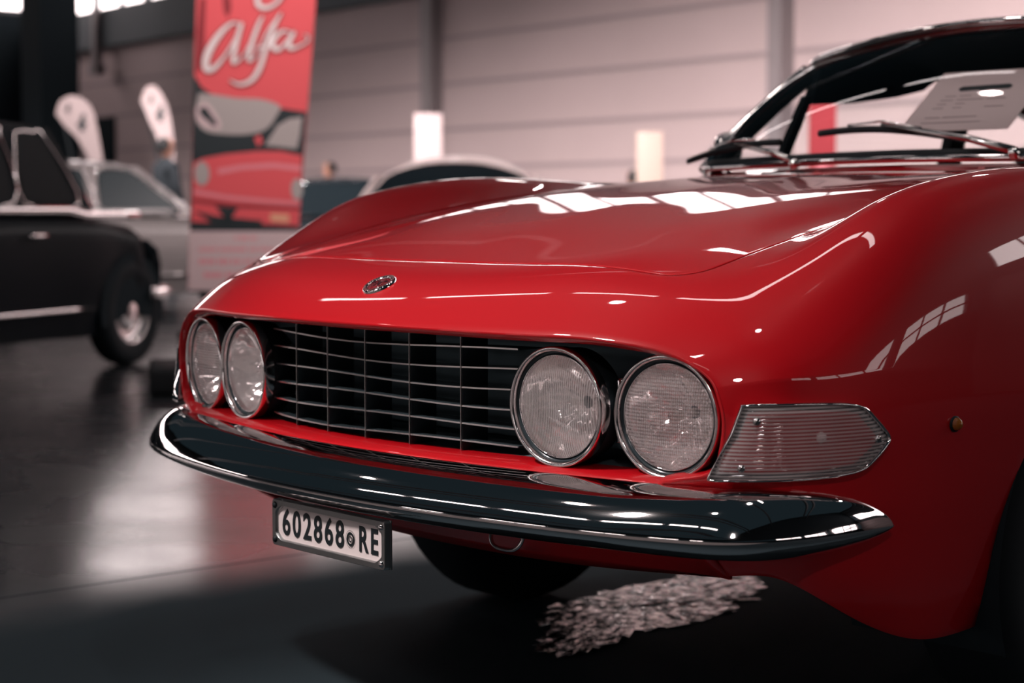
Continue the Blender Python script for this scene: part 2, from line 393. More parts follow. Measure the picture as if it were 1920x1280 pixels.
for k in range(5):
    x = -.236 + .118 * k
    P = [((x, gy(x) - .001, z), (1, 0, 0)) for z in np.linspace(.524, .712, 8)]
    b = blade([((p[0], p[1] + .003, p[2]), u) for p, u in P], .0012, .055, GLOSSBLACK, 'grille_upright', red)
    blade(P, .0009, .003, WIRE, 'bright_edge', b)

# ------------------------------------------------------------------ headlights
RINGCH = mat('lamp_ring_chrome', (.80, .75, .75, 1), rough=.16, metal=1)
REFL = mat('lamp_reflector', (.95, .90, .89, 1), rough=.08, metal=.82)
n, l, b = nodes(REFL)
tc = n.new('ShaderNodeTexCoord'); nz = n.new('ShaderNodeTexNoise'); nz.inputs['Scale'].default_value = 22; nz.inputs['Detail'].default_value = 2
l.new(tc.outputs['Object'], nz.inputs[0]); bu = n.new('ShaderNodeBump'); bu.inputs['Strength'].default_value = .5; bu.inputs['Distance'].default_value = .006
l.new(nz.outputs[0], bu.inputs['Height']); l.new(bu.outputs[0], b.inputs['Normal'])
LENS_A = lens_mat('driving_lamp_glass', 42, 0)
LENS_B = lens_mat('dipped_lamp_glass', 44, 30)
BULB = mat('bulb_glass', (.8, .75, .7, 1), rough=.1, trans=.8)
def headlight(x, y, z, toe, outer):
    ax = Vector((math.sin(toe), -math.cos(toe), -.02)); c = Vector((x, y, z)); R = .0945
    ring = lathe('headlight_ring', [(R - .009, .05), (R - .004, .05), (R - .002, -.004), (R, -.010), (R - .001, -.0135), (R - .004, -.015), (R - .007, -.0135), (R - .0085, -.009), (R - .009, .012)][::-1] and
                 [(R - .0015, -.010), (R - .0005, .000), (R, .008), (R - .0008, .0110), (R - .0022, .0135), (R - .0066, .0115), (R - .0080, .0090), (R - .0083, -.004), (R - .008, -.02)], c, ax, RINGCH, red, n=72)
    lathe('lamp_housing', [(.02, -.085), (R - .03, -.075), (R - .006, -.05), (R - .003, -.008)], c, ax, DARK2, ring, n=48)
    lathe('rubber_seal', [(R - .0065, -.05), (R - .0085, .004), (R - .0095, .004), (R - .0135, -.001), (R - .014, -.05)], c, ax, GLOSSBLACK, ring, n=72)
    lathe('inner_rim', [(R - .0135, -.012), (R - .0137, .002), (R - .0145, .0038), (R - .0158, .002), (R - .016, -.012)], c, ax, CHROME, ring, n=72)
    Rl = R - .0155
    lens = lathe('lens', [(Rl * math.sin(t), .0 + .016 * (math.cos(t))) for t in np.linspace(0, math.pi / 2, 14)], c, ax, LENS_B if outer else LENS_A, ring, n=64)
    B = basis(ax).inverted()
    set_uv(lens, lambda p: ((B @ (p - c)).x / (2 * Rl) + .5, (B @ (p - c)).y / (2 * Rl) + .5))
    refl = lathe('reflector', [(.010 + (Rl - .010) * t, -.006 - .062 * (1 - t ** 2)) for t in np.linspace(0, 1, 24)], c, ax, REFL, ring, n=96)
    Bi = basis(ax); Bj = Bi.inverted()
    for v_ in refl.data.vertices:
        q = Bj @ (v_.co - c); rr = math.hypot(q.x, q.y); th = math.atan2(q.y, q.x)
        q.z += .0024 * (math.cos(6 * th + .6) + .5 * math.cos(14 * th)) * math.sin(min(rr / Rl, 1) * math.pi); v_.co = c + Bi @ q
    lathe('bulb', [(0, -.018), (.006, -.020), (.008, -.027), (.007, -.040), (.007, -.070), (0, -.072)], c, ax, BULB if outer else CHROME, ring, n=24)
    if outer:
        lathe('bulb_shield', [(.016, -.020), (.017, -.022), (.017, -.036), (.016, -.038)], c, ax, CHROME, ring, n=32)
for s in (1, -1):
    headlight(.440 * s + .020, -.002, .613, math.radians(7) * s, False)
    headlight(.643 * s + .006, .046, .609, math.radians(10) * s, True)
    # bracket between the pair
    br = box('lamp_bracket', (.550 * s + .012, .034, .612), (.024, .006, .10), CHROME, red, bevel=.002)
    box('bracket_rib', (.552 * s + .012, .028, .612), (.003, .010, .094), CHROME, br)

# ------------------------------------------------------------------ bumper
BP = [(0, -.158), (.15, -.153), (.30, -.138), (.45, -.113), (.58, -.084), (.69, -.050), (.775, -.010), (.828, .040), (.855, .105), (.866, .180), (.868, .250), (.865, .308)]
def bsec(t):
    """cross-section (outward, z) and taper at path fraction t of the half length"""
    k = max(0.0, (t - .80) / .20); return k
bpath = crom([(x, y, 0) for x, y in BP], 7)
full = [Vector((-p.x, p.y, 0)) for p in bpath[::-1]][:-1] + bpath
SEC = [(-.100, .500), (-.092, .511), (-.075, .512), (-.050, .504), (-.026, .489), (-.009, .470), (.001, .453), (.004, .445), (.002, .437), (-.006, .430), (-.020, .422), (-.036, .415), (-.050, .412), (-.056, .416), (-.045, .424), (-.028, .436), (-.024, .455), (-.040, .478), (-.070, .492)]
secs = crom([(a, b, 0) for a, b in SEC], 3, closed=True)
L = [0]
for a, b in zip(full, full[1:]): L.append(L[-1] + (b - a).length)
half = L[-1] / 2; rows = []
for i, p in enumerate(full):
    a, b = full[max(i - 1, 0)], full[min(i + 1, len(full) - 1)]; t = (b - a).normalized(); nrm = Vector((t.y, -t.x, 0))
    e = abs(L[i] - half) / half; k = min(1, max(0, (1 - e) / .23)); sc = math.sin(k * math.pi / 2) ** .48 if k > 0 else 0
    sd = 1 if e < .55 else max(.42, 1 - (e - .55) / .45 * .6)
    rows.append([p + nrm * (q.x * sd * max(sc, .05)) + Vector((0, 0, .444 + (q.y - .444) * max(sc, .03))) for q in secs])
bumper = rows_mesh('bumper', rows, CHROME, red, close_c=True, caps=True)
for s in (1, -1):
    box('bumper_bracket', (.50 * s, .0, .435), (.035, .08, .020), BLACK, red, bevel=.003)
tube('towing_eye', crom([(.23, .06, .395), (.232, .052, .372), (.245, .048, .360), (.27, .048, .357), (.295, .048, .360), (.308, .052, .372), (.31, .06, .395)], 5), .0035, SATIN, red)

# ------------------------------------------------------------------ number plate
plc = Vector((.018, -.128, .371))
def pf(x, y, z): return plc + Vector((x, -z, y + .02 * 0))
pw, ph = .328, .0815
def rrect(w, h, r, n=5, cut=False):
    P = []
    for cx, cy, a0 in ((w / 2 - r, h / 2 - r, 0), (-w / 2 + r, h / 2 - r, 90), (-w / 2 + r, -h / 2 + r, 180), (w / 2 - r, -h / 2 + r, 270)):
        for i in range(n + 1):
            if cut and 0 < i < n: continue
            a = math.radians(a0 + 90 * i / n); P.append((cx + r * math.cos(a), cy + r * math.sin(a)))
    return P
PLATE = mat('plate_white', rgb(236, 222, 220), rough=.45)
PLATE_INK = mat('plate_black_ink', rgb(22, 30, 34), rough=.5)
plate = box('plate_carrier', plc + Vector((0, .010, 0)), (pw, .004, ph), ALU, red, bevel=.0015)
outl = rrect(pw, ph, .006); inn = rrect(pw - .024, ph - .024, .012, cut=True)
inn2 = []
for (x, y) in outl:       # inner octagon resampled radially to the outer loop
    hw, hh, ch = (pw - .026) / 2, (ph - .022) / 2, .012
    x2 = max(min(x, hw), -hw); y2 = max(min(y, hh), -hh)
    ex, ey = hw - abs(x2), hh - abs(y2)
    if ex + ey < ch:
        dd = (ch - ex - ey) / 2; x2 -= math.copysign(dd, x2); y2 -= math.copysign(dd, y2)
    inn2.append((x2, y2))
def rsmp(P, n=14):
    out = []
    for i in range(len(P)):
        a, b = P[i], P[(i + 1) % len(P)]; k = n if math.hypot(b[0] - a[0], b[1] - a[1]) > .03 else 1
        for j in range(k): out.append((a[0] + (b[0] - a[0]) * j / k, a[1] + (b[1] - a[1]) * j / k))
    return out
def chamfer(x, y, hw, hh, ch):
    x2 = max(min(x, hw), -hw); y2 = max(min(y, hh), -hh); ex, ey = hw - abs(x2), hh - abs(y2)
    if ex + ey < ch:
        dd = (ch - ex - ey) / 2; x2 -= math.copysign(dd, x2); y2 -= math.copysign(dd, y2)
    return x2, y2
ol = rsmp(outl)
rows = [[pf(x, y, -.008) for x, y in ol], [pf(x, y, .002) for x, y in ol], [pf(x * .992, y * .97, .004) for x, y in ol],
        [pf(*chamfer(x, y, pw / 2 - .0095, ph / 2 - .0095, .013), .0035) for x, y in ol], [pf(*chamfer(x, y, pw / 2 - .011, ph / 2 - .011, .013), .001) for x, y in ol],
        [pf(*chamfer(x, y, pw / 2 - .012, ph / 2 - .012, .013), -.004) for x, y in ol]]
sharp(rows_mesh('plate_frame', rows, ALU, plate, close_c=True), 40)
box('number_panel', plc + Vector((0, .004, 0)), (pw - .018, .004, ph - .018), PLATE, plate)
fz = lambda dx: (lambda x, y, z: pf(x + dx, y, z - .0012))
for i, ch in enumerate('602868'):
    text_mesh('plate_character', ch, .0640, fz(-.127 + .0318 * i), PLATE_INK, plate, sx=.80, bold=.0010)
for i, ch in enumerate('RE'):
    text_mesh('plate_character', ch, .0600, fz(.098 + .0305 * i), PLATE_INK, plate, sx=.72, bold=.0011)
seal_c = .0625
def ringm(r0, r1, name, sy=1.0):
    P = []; N = 36
    rows = [[pf(seal_c + r * math.cos(2 * math.pi * i / N), -.002 + r * sy * math.sin(2 * math.pi * i / N), -.0008) for i in range(N)] for r in (r0, r1)]
    return rows_mesh(name, rows, PLATE_INK, plate, close_c=True)
ringm(.0128, .0134, 'plate_seal', 1.1); ringm(.0070, .0108, 'plate_seal', 1.1); ringm(.0030, .0048, 'plate_seal', 1.1)
for sx in (1, -1):
    for sy in (1, -1):
        cc = pf(sx * (pw / 2 - .0095), sy * (ph / 2 - .0105), .003)
        lathe('plate_screw', [(.0062, -.002), (.006, .001), (.0045, .0035), (.002, .0048), (0, .005)], cc, (0, -1, 0), CHROME if sx > 0 else BLACK, plate, n=20)

# ------------------------------------------------------------------ turn signals (wrap round the corner)
CX = crom([(.722, .026, 0), (.738, .035, 0), (.754, .048, 0), (.770, .064, 0), (.790, .085, 0), (.812, .122, 0), (.832, .178, 0), (.844, .235, 0), (.851, .290, 0), (.856, .335, 0), (.860, .40, 0)], 10)
cl = [0]
for a, b in zip(CX, CX[1:]): cl.append(cl[-1] + (b - a).length)
def cpt(a, off=0.0):
    i = int(min(max(np.searchsorted(cl, a) - 1, 0), len(CX) - 2)); f = (a - cl[i]) / (cl[i + 1] - cl[i]); p = CX[i].lerp(CX[i + 1], f)
    j, k = max(i - 2, 0), min(i + 3, len(CX) - 1); t = (CX[k] - CX[j]).normalized(); return p + Vector((t.y, -t.x, 0)) * off
SO = [(0.019, 0.53), (0.0329, 0.56), (0.0497, 0.595), (0.0626, 0.63), (0.07, 0.637), (0.112, 0.638), (0.172, 0.637), (0.232, 0.634), (0.267, 0.626), (0.288, 0.61), (0.308, 0.592), (0.319, 0.576), (0.31, 0.562), (0.288, 0.545), (0.267, 0.533), (0.232, 0.527), (0.172, 0.5245), (0.112, 0.524), (0.0358, 0.524), (0.022, 0.525)]
AMB = mat('amber_glass', rgb(200, 120, 40), rough=.1, trans=.5)
SIGGLASS = lens_mat('signal_glass', 0, 22, trans=.52, white=.36)
SIGBACK = mat('signal_reflector', (.86, .83, .83, 1), rough=.3, metal=.15)
for s in (1, -1):
    ca, cz = .180, .580
    so = [tuple(p)[:2] for p in crom([(a, z, 0) for a, z in SO], 3, closed=True)]
    def sring(k, off):
        out = []
        for a, z in so:
            da, dz = ca - a, cz - z; ln = math.hypot(da, dz); m_ = abs(dz) / ln
            a2 = a + (math.copysign(min(abs(da), k * (1 if abs(da) > .09 else .5)), da)); z2 = z + math.copysign(min(abs(dz), k), dz) if abs(dz) > .012 else z
            p = cpt(max(a2, 0.0001), off); out.append(Vector((p.x * s, p.y, z2)))
        return out
    rows = [sring(-.011, -.012), sring(-.011, .0035), sring(-.004, .0065), sring(.0, .006)]
    sig = rows_mesh('indicator_gasket', rows, BLACK, red, close_c=True)
    rows = [sring(.0, .0), sring(.0, .0095), sring(.0015, .0115), sring(.0035, .0105), sring(.004, .004)]
    rows_mesh('chrome_rim', rows, CHROME, sig, close_c=True)
    cen = cpt(ca, .02)
    def dome(base, rise, kk=12):
        R = []
        for q in range(kk + 1):
            f = q / kk; row = []
            for a, z in so:
                a2 = a + (ca - a) * f; z2 = z + (cz - z) * f
                a2 = a2 + (math.copysign(.003, ca - a)) * (1 - f); z2 = z2 + (math.copysign(.003, cz - z)) * (1 - f)
                p = cpt(max(a2, .0001), base + rise * (1 - (1 - min(f * 4, 1)) ** 2)); row.append(Vector((p.x * s, p.y, z2)))
            R.append(row)
        return R
    lens = rows_mesh('indicator_lens', dome(.006, .009), SIGGLASS, sig, close_c=True)
    set_uv(lens, lambda p: (p.y * 4, (p.z - .52) / .12))
    rows_mesh('indicator_reflector', dome(.003, -.022), SIGBACK, sig, close_c=True)
    pb = cpt(.190, -.004)
    lathe('bulb', [(0, .013), (.007, .010), (.010, 0), (.007, -.01), (0, -.016)], (pb.x * s, pb.y, .585), (s, -.3, 0), WHITE, sig, n=24)
    for a, z in ((.086, .613), (.066, .545), (.286, .578)):
        p = cpt(a, .016); q = cpt(a, .0); d = Vector(((p - q).x * s, (p - q).y, 0))
        lathe('lens_screw', [(.006, -.003), (.006, .0), (.0045, .002), (0, .0022)], (p.x * s, p.y, z), d, SATIN, sig, n=16)
        B = basis(d)
        bb = box('screw_slot', Vector((p.x * s, p.y, z)) + d.normalized() * .0023, (.0085, .0016, .001), BLACK, sig, R=B @ Matrix.Rotation(.9, 3, 'Z'))
    # side repeater
    q = Vector((.8615 * s, .459, .586))
    rp = lathe('side_repeater_base', [(.0125, -.004), (.0125, .003), (.0105, .004)], q, (s, 0, 0), BLACK, red, n=24)
    lathe('amber_lens', [(.0105, .002), (.009, .009), (.005, .013), (0, .0145)], q, (s, 0, 0), AMB, rp, n=24, label='amber lens')

# ------------------------------------------------------------------ bonnet badge
bc = surf(0, .09) + Vector((0, 0, .0)); bn = surf_n(0.001, .09); bn = Vector((0, bn.y, bn.z)).normalized()
if bn.z < 0: bn = -bn
BB = Matrix((Vector((1, 0, 0)), bn.cross(Vector((1, 0, 0))), bn)).transposed()
def bf(x, y, z): return bc + BB @ Vector((x, y, z))
badge = lathe('bonnet_badge', [(.031, -.003), (.031, .002), (.0295, .0038), (.026, .0045), (.0225, .0038), (.022, .002)], bc, bn, CHROME, red, n=64, up=(1, 0, 0))
lathe('enamel', [(.0225, .001), (.0224, .0024), (0, .0026)], bc, bn, mat('badge_enamel', rgb(110, 22, 30), rough=.2), badge, n=48, up=(1, 0, 0))
for k in range(0):
    a = 0; box('laurel_leaf', bf(.0265 * math.cos(a), .0265 * math.sin(a), .0046), (.0012, .0050, .0012), BLACK, badge, R=BB @ Matrix.Rotation(a + .6, 3, 'Z')) if k % 1 == 0 and k < 0 else None
LG = []
V = []; F = []
for k in range(36):
    a = 2 * math.pi * k / 36; v, f = box_vf(bf(.0265 * math.cos(a), .0265 * math.sin(a), .0046), (.0014, .0060, .0014), BB @ Matrix.Rotation(a + .7, 3, 'Z')); nn = len(V); V += v; F += [tuple(i + nn for i in q) for q in f]
mk('laurel_wreath', V, F, SATIN, badge, smooth=False)
text_mesh('badge_lettering', 'FIAT', .020, lambda x, y, z: bf(x, y * 1.35 - .001, z + .0028), CHROME, badge, sx=.78, bold=.0002, depth=.0006)

exec_parts = True
# ------------------------------------------------------------------ wheels
HUB = mat('wheel_alloy', (.35, .34, .34, 1), rough=.35, metal=1)
def wheel(parent, x, y, z, R, wd, s, cap=CHROME, whitewall=False, axis=(1, 0, 0)):
    ax = Vector(axis) * s; c = Vector((x, y, z)); r = R * .60; h = wd / 2
    t = lathe('tyre', [(r, -h * .8), (r + .02, -h * .98), (R - .05, -h), (R - .012, -h * .85), (R, -h * .5), (R, h * .5), (R - .012, h * .85), (R - .05, h), (r + .02, h * .98), (r, h * .8)], c, ax, TYRE, parent, n=48)
    lathe('wheel_rim', [(r, -h * .8), (r + .004, h * .86), (r - .004, h * .9), (r - .012, h * .82), (r - .022, h * .5), (r * .72, h * .35), (r * .45, h * .42), (0, h * .42)], c, ax, cap if cap != CHROME else SATIN, t, n=48)
    lathe('hubcap', [(r * .62, h * .40), (r * .58, h * .62), (r * .40, h * .80), (r * .2, h * .9), (0, h * .93)], c, ax, cap, t, n=40)
    return t
for s in (1, -1):
    wheel(red, .725 * s, AY, .315, .315, .185, s, HUB)
    wheel(red, .725 * s, RY, .315, .315, .185, s, HUB)
    for cy in (AY, RY):      # arch liners
        rows = []
        for xx in (.868, .862, .55):
            rows.append([(xx * s * (1 if xx > .6 else 1), cy + AR * 1.004 * math.cos(a), AZ + AR * 1.004 * math.sin(a)) for a in np.linspace(-.35, math.pi + .35, 40)])
        rows_mesh('wheel_arch_liner', rows[1:], DARK2, red)
box('underbody', (0, 2.3, .36), (1.08, 3.6, .06), DARK, red)
box('engine_bay', (0, .78, .47), (1.0, .85, .26), DARK, red)
# ------------------------------------------------------------------ cowl, windscreen, cabin
HD = crom([(-.60, 1.86, 1.285), (-.55, 1.835, 1.300), (-.42, 1.80, 1.316), (-.23, 1.77, 1.336), (0, 1.755, 1.345), (.23, 1.77, 1.336), (.42, 1.80, 1.316), (.55, 1.835, 1.300), (.60, 1.86, 1.285)], 4)
BS = crom([(-.70, 1.575, 1.020), (-.64, 1.535, 1.022), (-.48, 1.49, 1.024), (-.25, 1.46, 1.028), (0, 1.45, 1.030), (.25, 1.46, 1.028), (.48, 1.49, 1.024), (.64, 1.535, 1.022), (.70, 1.575, 1.020)], 4)
rows = []
for k in range(9):
    f = k / 8; rows.append([a.lerp(b, f) + Vector((0, -.035 * math.sin(f * math.pi), .015 * math.sin(f * math.pi))) for a, b in zip(BS, HD)])
ws = rows_mesh('windscreen', rows, SCREEN, red)
tube('windscreen_base_trim', [p + Vector((0, -.012, .000)) for p in BS], .011, CHROME, red, n=10, flat=.8)
tube('windscreen_base_rubber', [p + Vector((0, -.002, .012)) for p in BS], .009, BLACK, red, n=8)
tube('windscreen_header_trim', [p + Vector((0, .0, .008)) for p in HD], .009, CHROME, red, n=10)
for s in (1, -1):
    P = crom([(.705 * s, 1.56, 1.015), (.692 * s, 1.62, 1.08), (.655 * s, 1.735, 1.185), (.605 * s, 1.845, 1.283)], 6)
    P2 = [p + Vector((-.0 * s, .0, 0)) for p in P]
    tube('pillar_trim', P2, .0135, CHROME, red, n=10)
    pil = [p + Vector((-.004 * s, .034, .0)) for p in P]
    tube('front_pillar', pil, .022, BLACK, red, n=10)
# cowl panel between bonnet and screen with chrome strip
rows = []
for f in (0, .5, 1):
    rows.append([Vector((x * .97, 1.402, .985 + .018 * (1 - abs(x) / .7) if True else 0)).lerp(Vector((p.x, p.y + .01, p.z - .012)), f) for p, x in ((q, q.x) for q in BS)])
rows_mesh('cowl_panel', rows, RED, red)
boxes('cowl_vent', [((.09 * k, 1.437, 1.006), (.07, .012, .004)) for k in range(-4, 5)], BLACK, red)
# roof, rear of the cabin
ROOF = mat('roof_lining_dark', rgb(24, 30, 34), rough=.7, spec=.1)
def arc_row(y, zc, zs, hw): return [(hw * t, y, zs + (zc - zs) * (1 - abs(t) ** 2.6)) for t in np.linspace(-1, 1, 25)]
rows = [[p + Vector((0, .004, .012)) for p in HD]]
N0 = len(HD)
for y, zc, zs, hw in ((2.0, 1.372, 1.300, .605), (2.3, 1.385, 1.305, .61), (2.7, 1.380, 1.295, .61), (3.05, 1.340, 1.250, .59), (3.3, 1.25, 1.17, .58), (3.6, 1.06, 1.02, .60), (3.75, .95, .94, .60)):
    rows.append([(hw * t, y, zs + (zc - zs) * (1 - abs(t) ** 2.6)) for t in np.linspace(-1, 1, N0)])
top = rows_mesh('roof', rows[:6], RED, red); sd = top.modifiers.new('thick', 'SOLIDIFY'); sd.thickness = .02; sd.offset = -1
rows_mesh('headlining', [[Vector(p) + Vector((0, .02, -.026)) for p in r] for r in rows[:5]], ROOF, red)
rows_mesh('rear_screen', rows[5:], SCREEN, red)
INT = mat('dark_interior', rgb(24, 30, 34), rough=.6)
for s in (1, -1):
    # roof side panel, vent pillar, door pillar and rear quarter as in the photograph
    def pp(pts, name, m, th=.03, xx=.60):
        V = [Vector((xx * s + (.10 * max(0, (1.2 - z)) / .2) * s, y, z)) for y, z in pts]; W2 = [v + Vector((-th * s, 0, 0)) for v in V]; nn = len(V)
        return mk(name, V + W2, [tuple(range(nn)), tuple(range(nn, 2 * nn))[::-1]] + [(i, nn + i, nn + (i + 1) % nn, (i + 1) % nn) for i in range(nn)], m, red, smooth=False)
    pp([(1.86, 1.285), (1.83, 1.19), (2.0, 1.200), (2.18, 1.222), (2.30, 1.245), (2.36, 1.275), (2.40, 1.325), (2.0, 1.325)], 'roof_side_rail', ROOF)
    pp([(1.815, 1.21), (1.85, 1.22), (1.835, 1.05), (1.80, 1.04)], 'quarter_light_pillar', BLACK, .02)
    pp([(2.50, 1.31), (2.56, 1.31), (2.62, .96), (2.54, .96)], 'door_pillar', INT, .03)
    pp([(2.56, 1.31), (3.28, 1.20), (3.7, .96), (3.25, .96), (3.0, 1.15), (2.6, 1.24)], 'rear_quarter', RED, .03)
    tube('waist_trim', [(.735 * s, y, .985) for y in np.linspace(1.6, 3.2, 14)], .010, CHROME, red, n=8)
    box('door_top', (.70 * s, 2.45, .965), (.09, 1.75, .06), INT, red)
box('dashboard', (0, 1.80, .955), (1.25, .36, .10), INT, red, bevel=.03)
box('parcel_shelf', (0, 3.3, .95), (1.2, .7, .04), INT, red)
SEAT = mat('seat_leather', rgb(30, 36, 40), rough=.45)
for s in (1, -1):
    rows = []
    for z, w_, d in ((.70, .25, .08), (.85, .26, .09), (1.0, .24, .08), (1.10, .20, .06), (1.13, .15, .03)):
        rows.append([(.34 * s + w_ * math.copysign(abs(math.cos(a)) ** .6, math.cos(a)), 2.62 + (z - .7) * .35 + d * math.copysign(abs(math.sin(a)) ** .7, math.sin(a)), z) for a in np.linspace(0, 2 * math.pi, 29)[:-1]])
    rows_mesh('seat', rows, SEAT, red, close_c=True, caps=True)
# steering wheel (left-hand drive)
sw = tube('steering_wheel', [Vector((.36 + .19 * math.cos(a), 2.05 + .07 * math.sin(a), 1.0 + .176 * math.sin(a))) for a in np.linspace(0, 2 * math.pi, 41)], .011, BLACK, red, n=8, caps=False)
# interior mirror
# wipers
def wiper(base, tip, mid, root):
    base, tip, mid, root = Vector(base), Vector(tip), Vector(mid), Vector(root)
    a = tube('wiper_arm', [base, base.lerp(mid, .3) + Vector((0, -.012, .008)), mid], [.010, .008, .005], SATIN, red, n=8)
    d = (tip - mid); low = Vector((0, .004, -.010)); P = [root, root.lerp(mid + low, .5) + Vector((0, -.003, .003)), mid + low, (mid + low).lerp(tip, .5) + Vector((0, -.003, .003)), tip]
    tube('wiper_blade', crom([P[0], P[1], P[2], P[3], P[4]], 4), .0062, BLACK, a, n=8, flat=1.3)
    tube('blade_bridge', [P[1] + Vector((0, -.006, .010)), P[2] + Vector((0, -.008, .018)), P[3] + Vector((0, -.006, .010))], .003, CHROME, a, n=6)
    lathe('pivot', [(.013, 0), (.013, .014), (.009, .02), (0, .021)], base + Vector((0, 0, -.012)), (0, -.5, .9), CHROME, a, n=16)
wiper((.315, 1.425, 1.040), (-.262, 1.485, 1.096), (-.055, 1.452, 1.108), (.17, 1.455, 1.070))
wiper((-.30, 1.445, 1.030), (-.70, 1.50, 1.04), (-.52, 1.475, 1.080), (-.36, 1.46, 1.078))
# door mirror on the far wing
mr = lathe('door_mirror', [(.0, -.02), (.03, -.015), (.045, .0), (.047, .012), (.043, .014), (0, .012)], (-.755, 1.70, 1.075), (-.1, 1, 0), CHROME, red, n=32)
tube('mirror_stem', [(-.755, 1.70, 1.03), (-.73, 1.71, .985), (-.715, 1.71, .955)], .008, CHROME, mr, n=8)

# information sheet standing on the dashboard
PAPER = mat('paper', rgb(214, 188, 188), rough=.6)
INK = mat('print_ink', rgb(40, 44, 48), rough=.6); GREYINK = mat('grey_ink', rgb(150, 128, 130), rough=.6)
sheet = thing('information_sheet', 'white printed sheet leaning against the windscreen inside the red coupe', 'paper sheet', (-.125, 1.60, 1.085))
n0 = Vector((0, -.80, .60)).normalized()
e1 = Vector((1, 0.03, .0)).normalized(); e2 = Vector((0.03, .76, .64)).normalized()
def sf(x, y, z=0): return Vector((.15, .0, .012)) + e1 * x + e2 * y + e1.cross(e2) * z
poly_prism('sheet', [(-.148, 0), (.148, 0), (.148, .225), (-.148, .225)], 0, -.0015, sf, PAPER, sheet)
poly_prism('printed_heading', [(-.07, .158), (-.062, .166), (.062, .168), (.075, .160), (.07, .150), (.01, .150), (.0, .144), (-.01, .150), (-.06, .148)], .0004, .0008, sf, INK, sheet)
def inkbars(name, bars, m, fr, parent):
    V = []; F = []
    for x0, x1, y, h in bars:
        nn = len(V); V += [fr(x0, y - h / 2, .0006), fr(x1, y - h / 2, .0006), fr(x1, y + h / 2, .0006), fr(x0, y + h / 2, .0006)]; F.append((nn, nn + 1, nn + 2, nn + 3))
    return mk(name, V, F, m, parent, smooth=False)
inkbars('printed_lines', [(-.09, -.06, .13, .003), (-.05, -.02, .13, .003), (-.095, -.06, .115, .003), (-.05, .02, .115, .003), (.03, .08, .115, .003), (-.095, -.07, .100, .003), (-.045, -.02, .100, .003),
    (-.1, -.07, .085, .003), (-.045, -.02, .085, .003), (.04, .09, .085, .003), (-.1, -.06, .05, .003), (-.05, .04, .05, .003), (-.1, .06, .03, .003)], GREYINK, sf, sheet)
card = thing('paper_card', 'small pale card lying flat on the dashboard of the red coupe', 'card', (-.22, 1.66, 1.012))
box('card', (0, 0, 0), (.30, .10, .002), PAPER, card)

# ------------------------------------------------------------------ hall
def wallmat(name, c1, c2, rough=.7, scale=.6):
    m = mat(name, c1, rough=rough, spec=.2); n, l, b = nodes(m)
    t = n.new('ShaderNodeTexNoise'); t.inputs['Scale'].default_value = scale; tc = n.new('ShaderNodeTexCoord'); l.new(tc.outputs['Object'], t.inputs[0])
    r = n.new('ShaderNodeMix'); r.data_type = 'RGBA'; r.inputs[6].default_value = c1; r.inputs[7].default_value = c2
    l.new(t.outputs[0], r.inputs[0]); l.new(r.outputs[2], b.inputs['Base Color']); return m
WALL = wallmat('wall_panel', rgb(186, 166, 166), rgb(172, 153, 153))
JOINT = mat('panel_joint', rgb(150, 134, 136), rough=.8)
BAND = wallmat('upper_band', rgb(92, 96, 100), rgb(78, 84, 88))
COLM = mat('steel_column', rgb(128, 118, 120), rough=.6)
DKW = mat('dark_wall', rgb(26, 33, 37), rough=.9, spec=.1)
SKYE = mat('daylight_glazing', (1, 1, 1, 1), emit=(1.0, .86, .85, 1), estr=5.5)
SKYR = mat('side_glazing', (1, 1, 1, 1), emit=(1.0, .88, .87, 1), estr=3.0)
SKYF = mat('front_glazing', (1, 1, 1, 1), emit=(1.0, .88, .87, 1), estr=4.2)
MULL = mat('window_mullion', rgb(70, 72, 76), rough=.6)
# floor
fm = mat('polished_concrete', rgb(40, 46, 50), rough=.3, spec=.6); n, l, b = nodes(fm)
tc = n.new('ShaderNodeTexCoord'); mp = n.new('ShaderNodeMapping'); l.new(tc.outputs['Object'], mp.inputs[0])
t1 = n.new('ShaderNodeTexNoise'); t1.inputs['Scale'].default_value = .9; t1.inputs['Detail'].default_value = 6; l.new(mp.outputs[0], t1.inputs[0])
cr = n.new('ShaderNodeValToRGB'); cr.color_ramp.elements[0].position = .35; cr.color_ramp.elements[1].position = .7
cr.color_ramp.elements[0].color = (.016, .022, .026, 1); cr.color_ramp.elements[1].color = (.040, .046, .050, 1)
l.new(t1.outputs[0], cr.inputs[0])
t2 = n.new('ShaderNodeTexNoise'); t2.inputs['Scale'].default_value = 1.6; t2.inputs['Detail'].default_value = 8; l.new(mp.outputs[0], t2.inputs[0])
mr2 = n.new('ShaderNodeMapRange'); mr2.inputs[1].default_value = .3; mr2.inputs[2].default_value = .7; mr2.inputs[3].default_value = .16; mr2.inputs[4].default_value = .36
l.new(t2.outputs[0], mr2.inputs[0])
# shade round the red car is put into the floor colour and gloss; polished slab beyond the joint at x = -1.5
sx_ = n.new('ShaderNodeSeparateXYZ'); l.new(tc.outputs['Object'], sx_.inputs[0])
ad_ = n.new('ShaderNodeMath'); ad_.operation = 'MULTIPLY_ADD'; ad_.inputs[1].default_value = .5; l.new(t1.outputs[0], ad_.inputs[0]); l.new(sx_.outputs[0], ad_.inputs[2])
sl = n.new('ShaderNodeMapRange'); sl.interpolation_type = 'SMOOTHSTEP'; sl.inputs[1].default_value = -1.4; sl.inputs[2].default_value = -.85; l.new(ad_.outputs[0], sl.inputs[0])
jt = n.new('ShaderNodeMath'); jt.operation = 'ADD'; jt.inputs[1].default_value = 1.5; l.new(sx_.outputs[0], jt.inputs[0]); ja = n.new('ShaderNodeMath'); ja.operation = 'ABSOLUTE'; l.new(jt.outputs[0], ja.inputs[0])
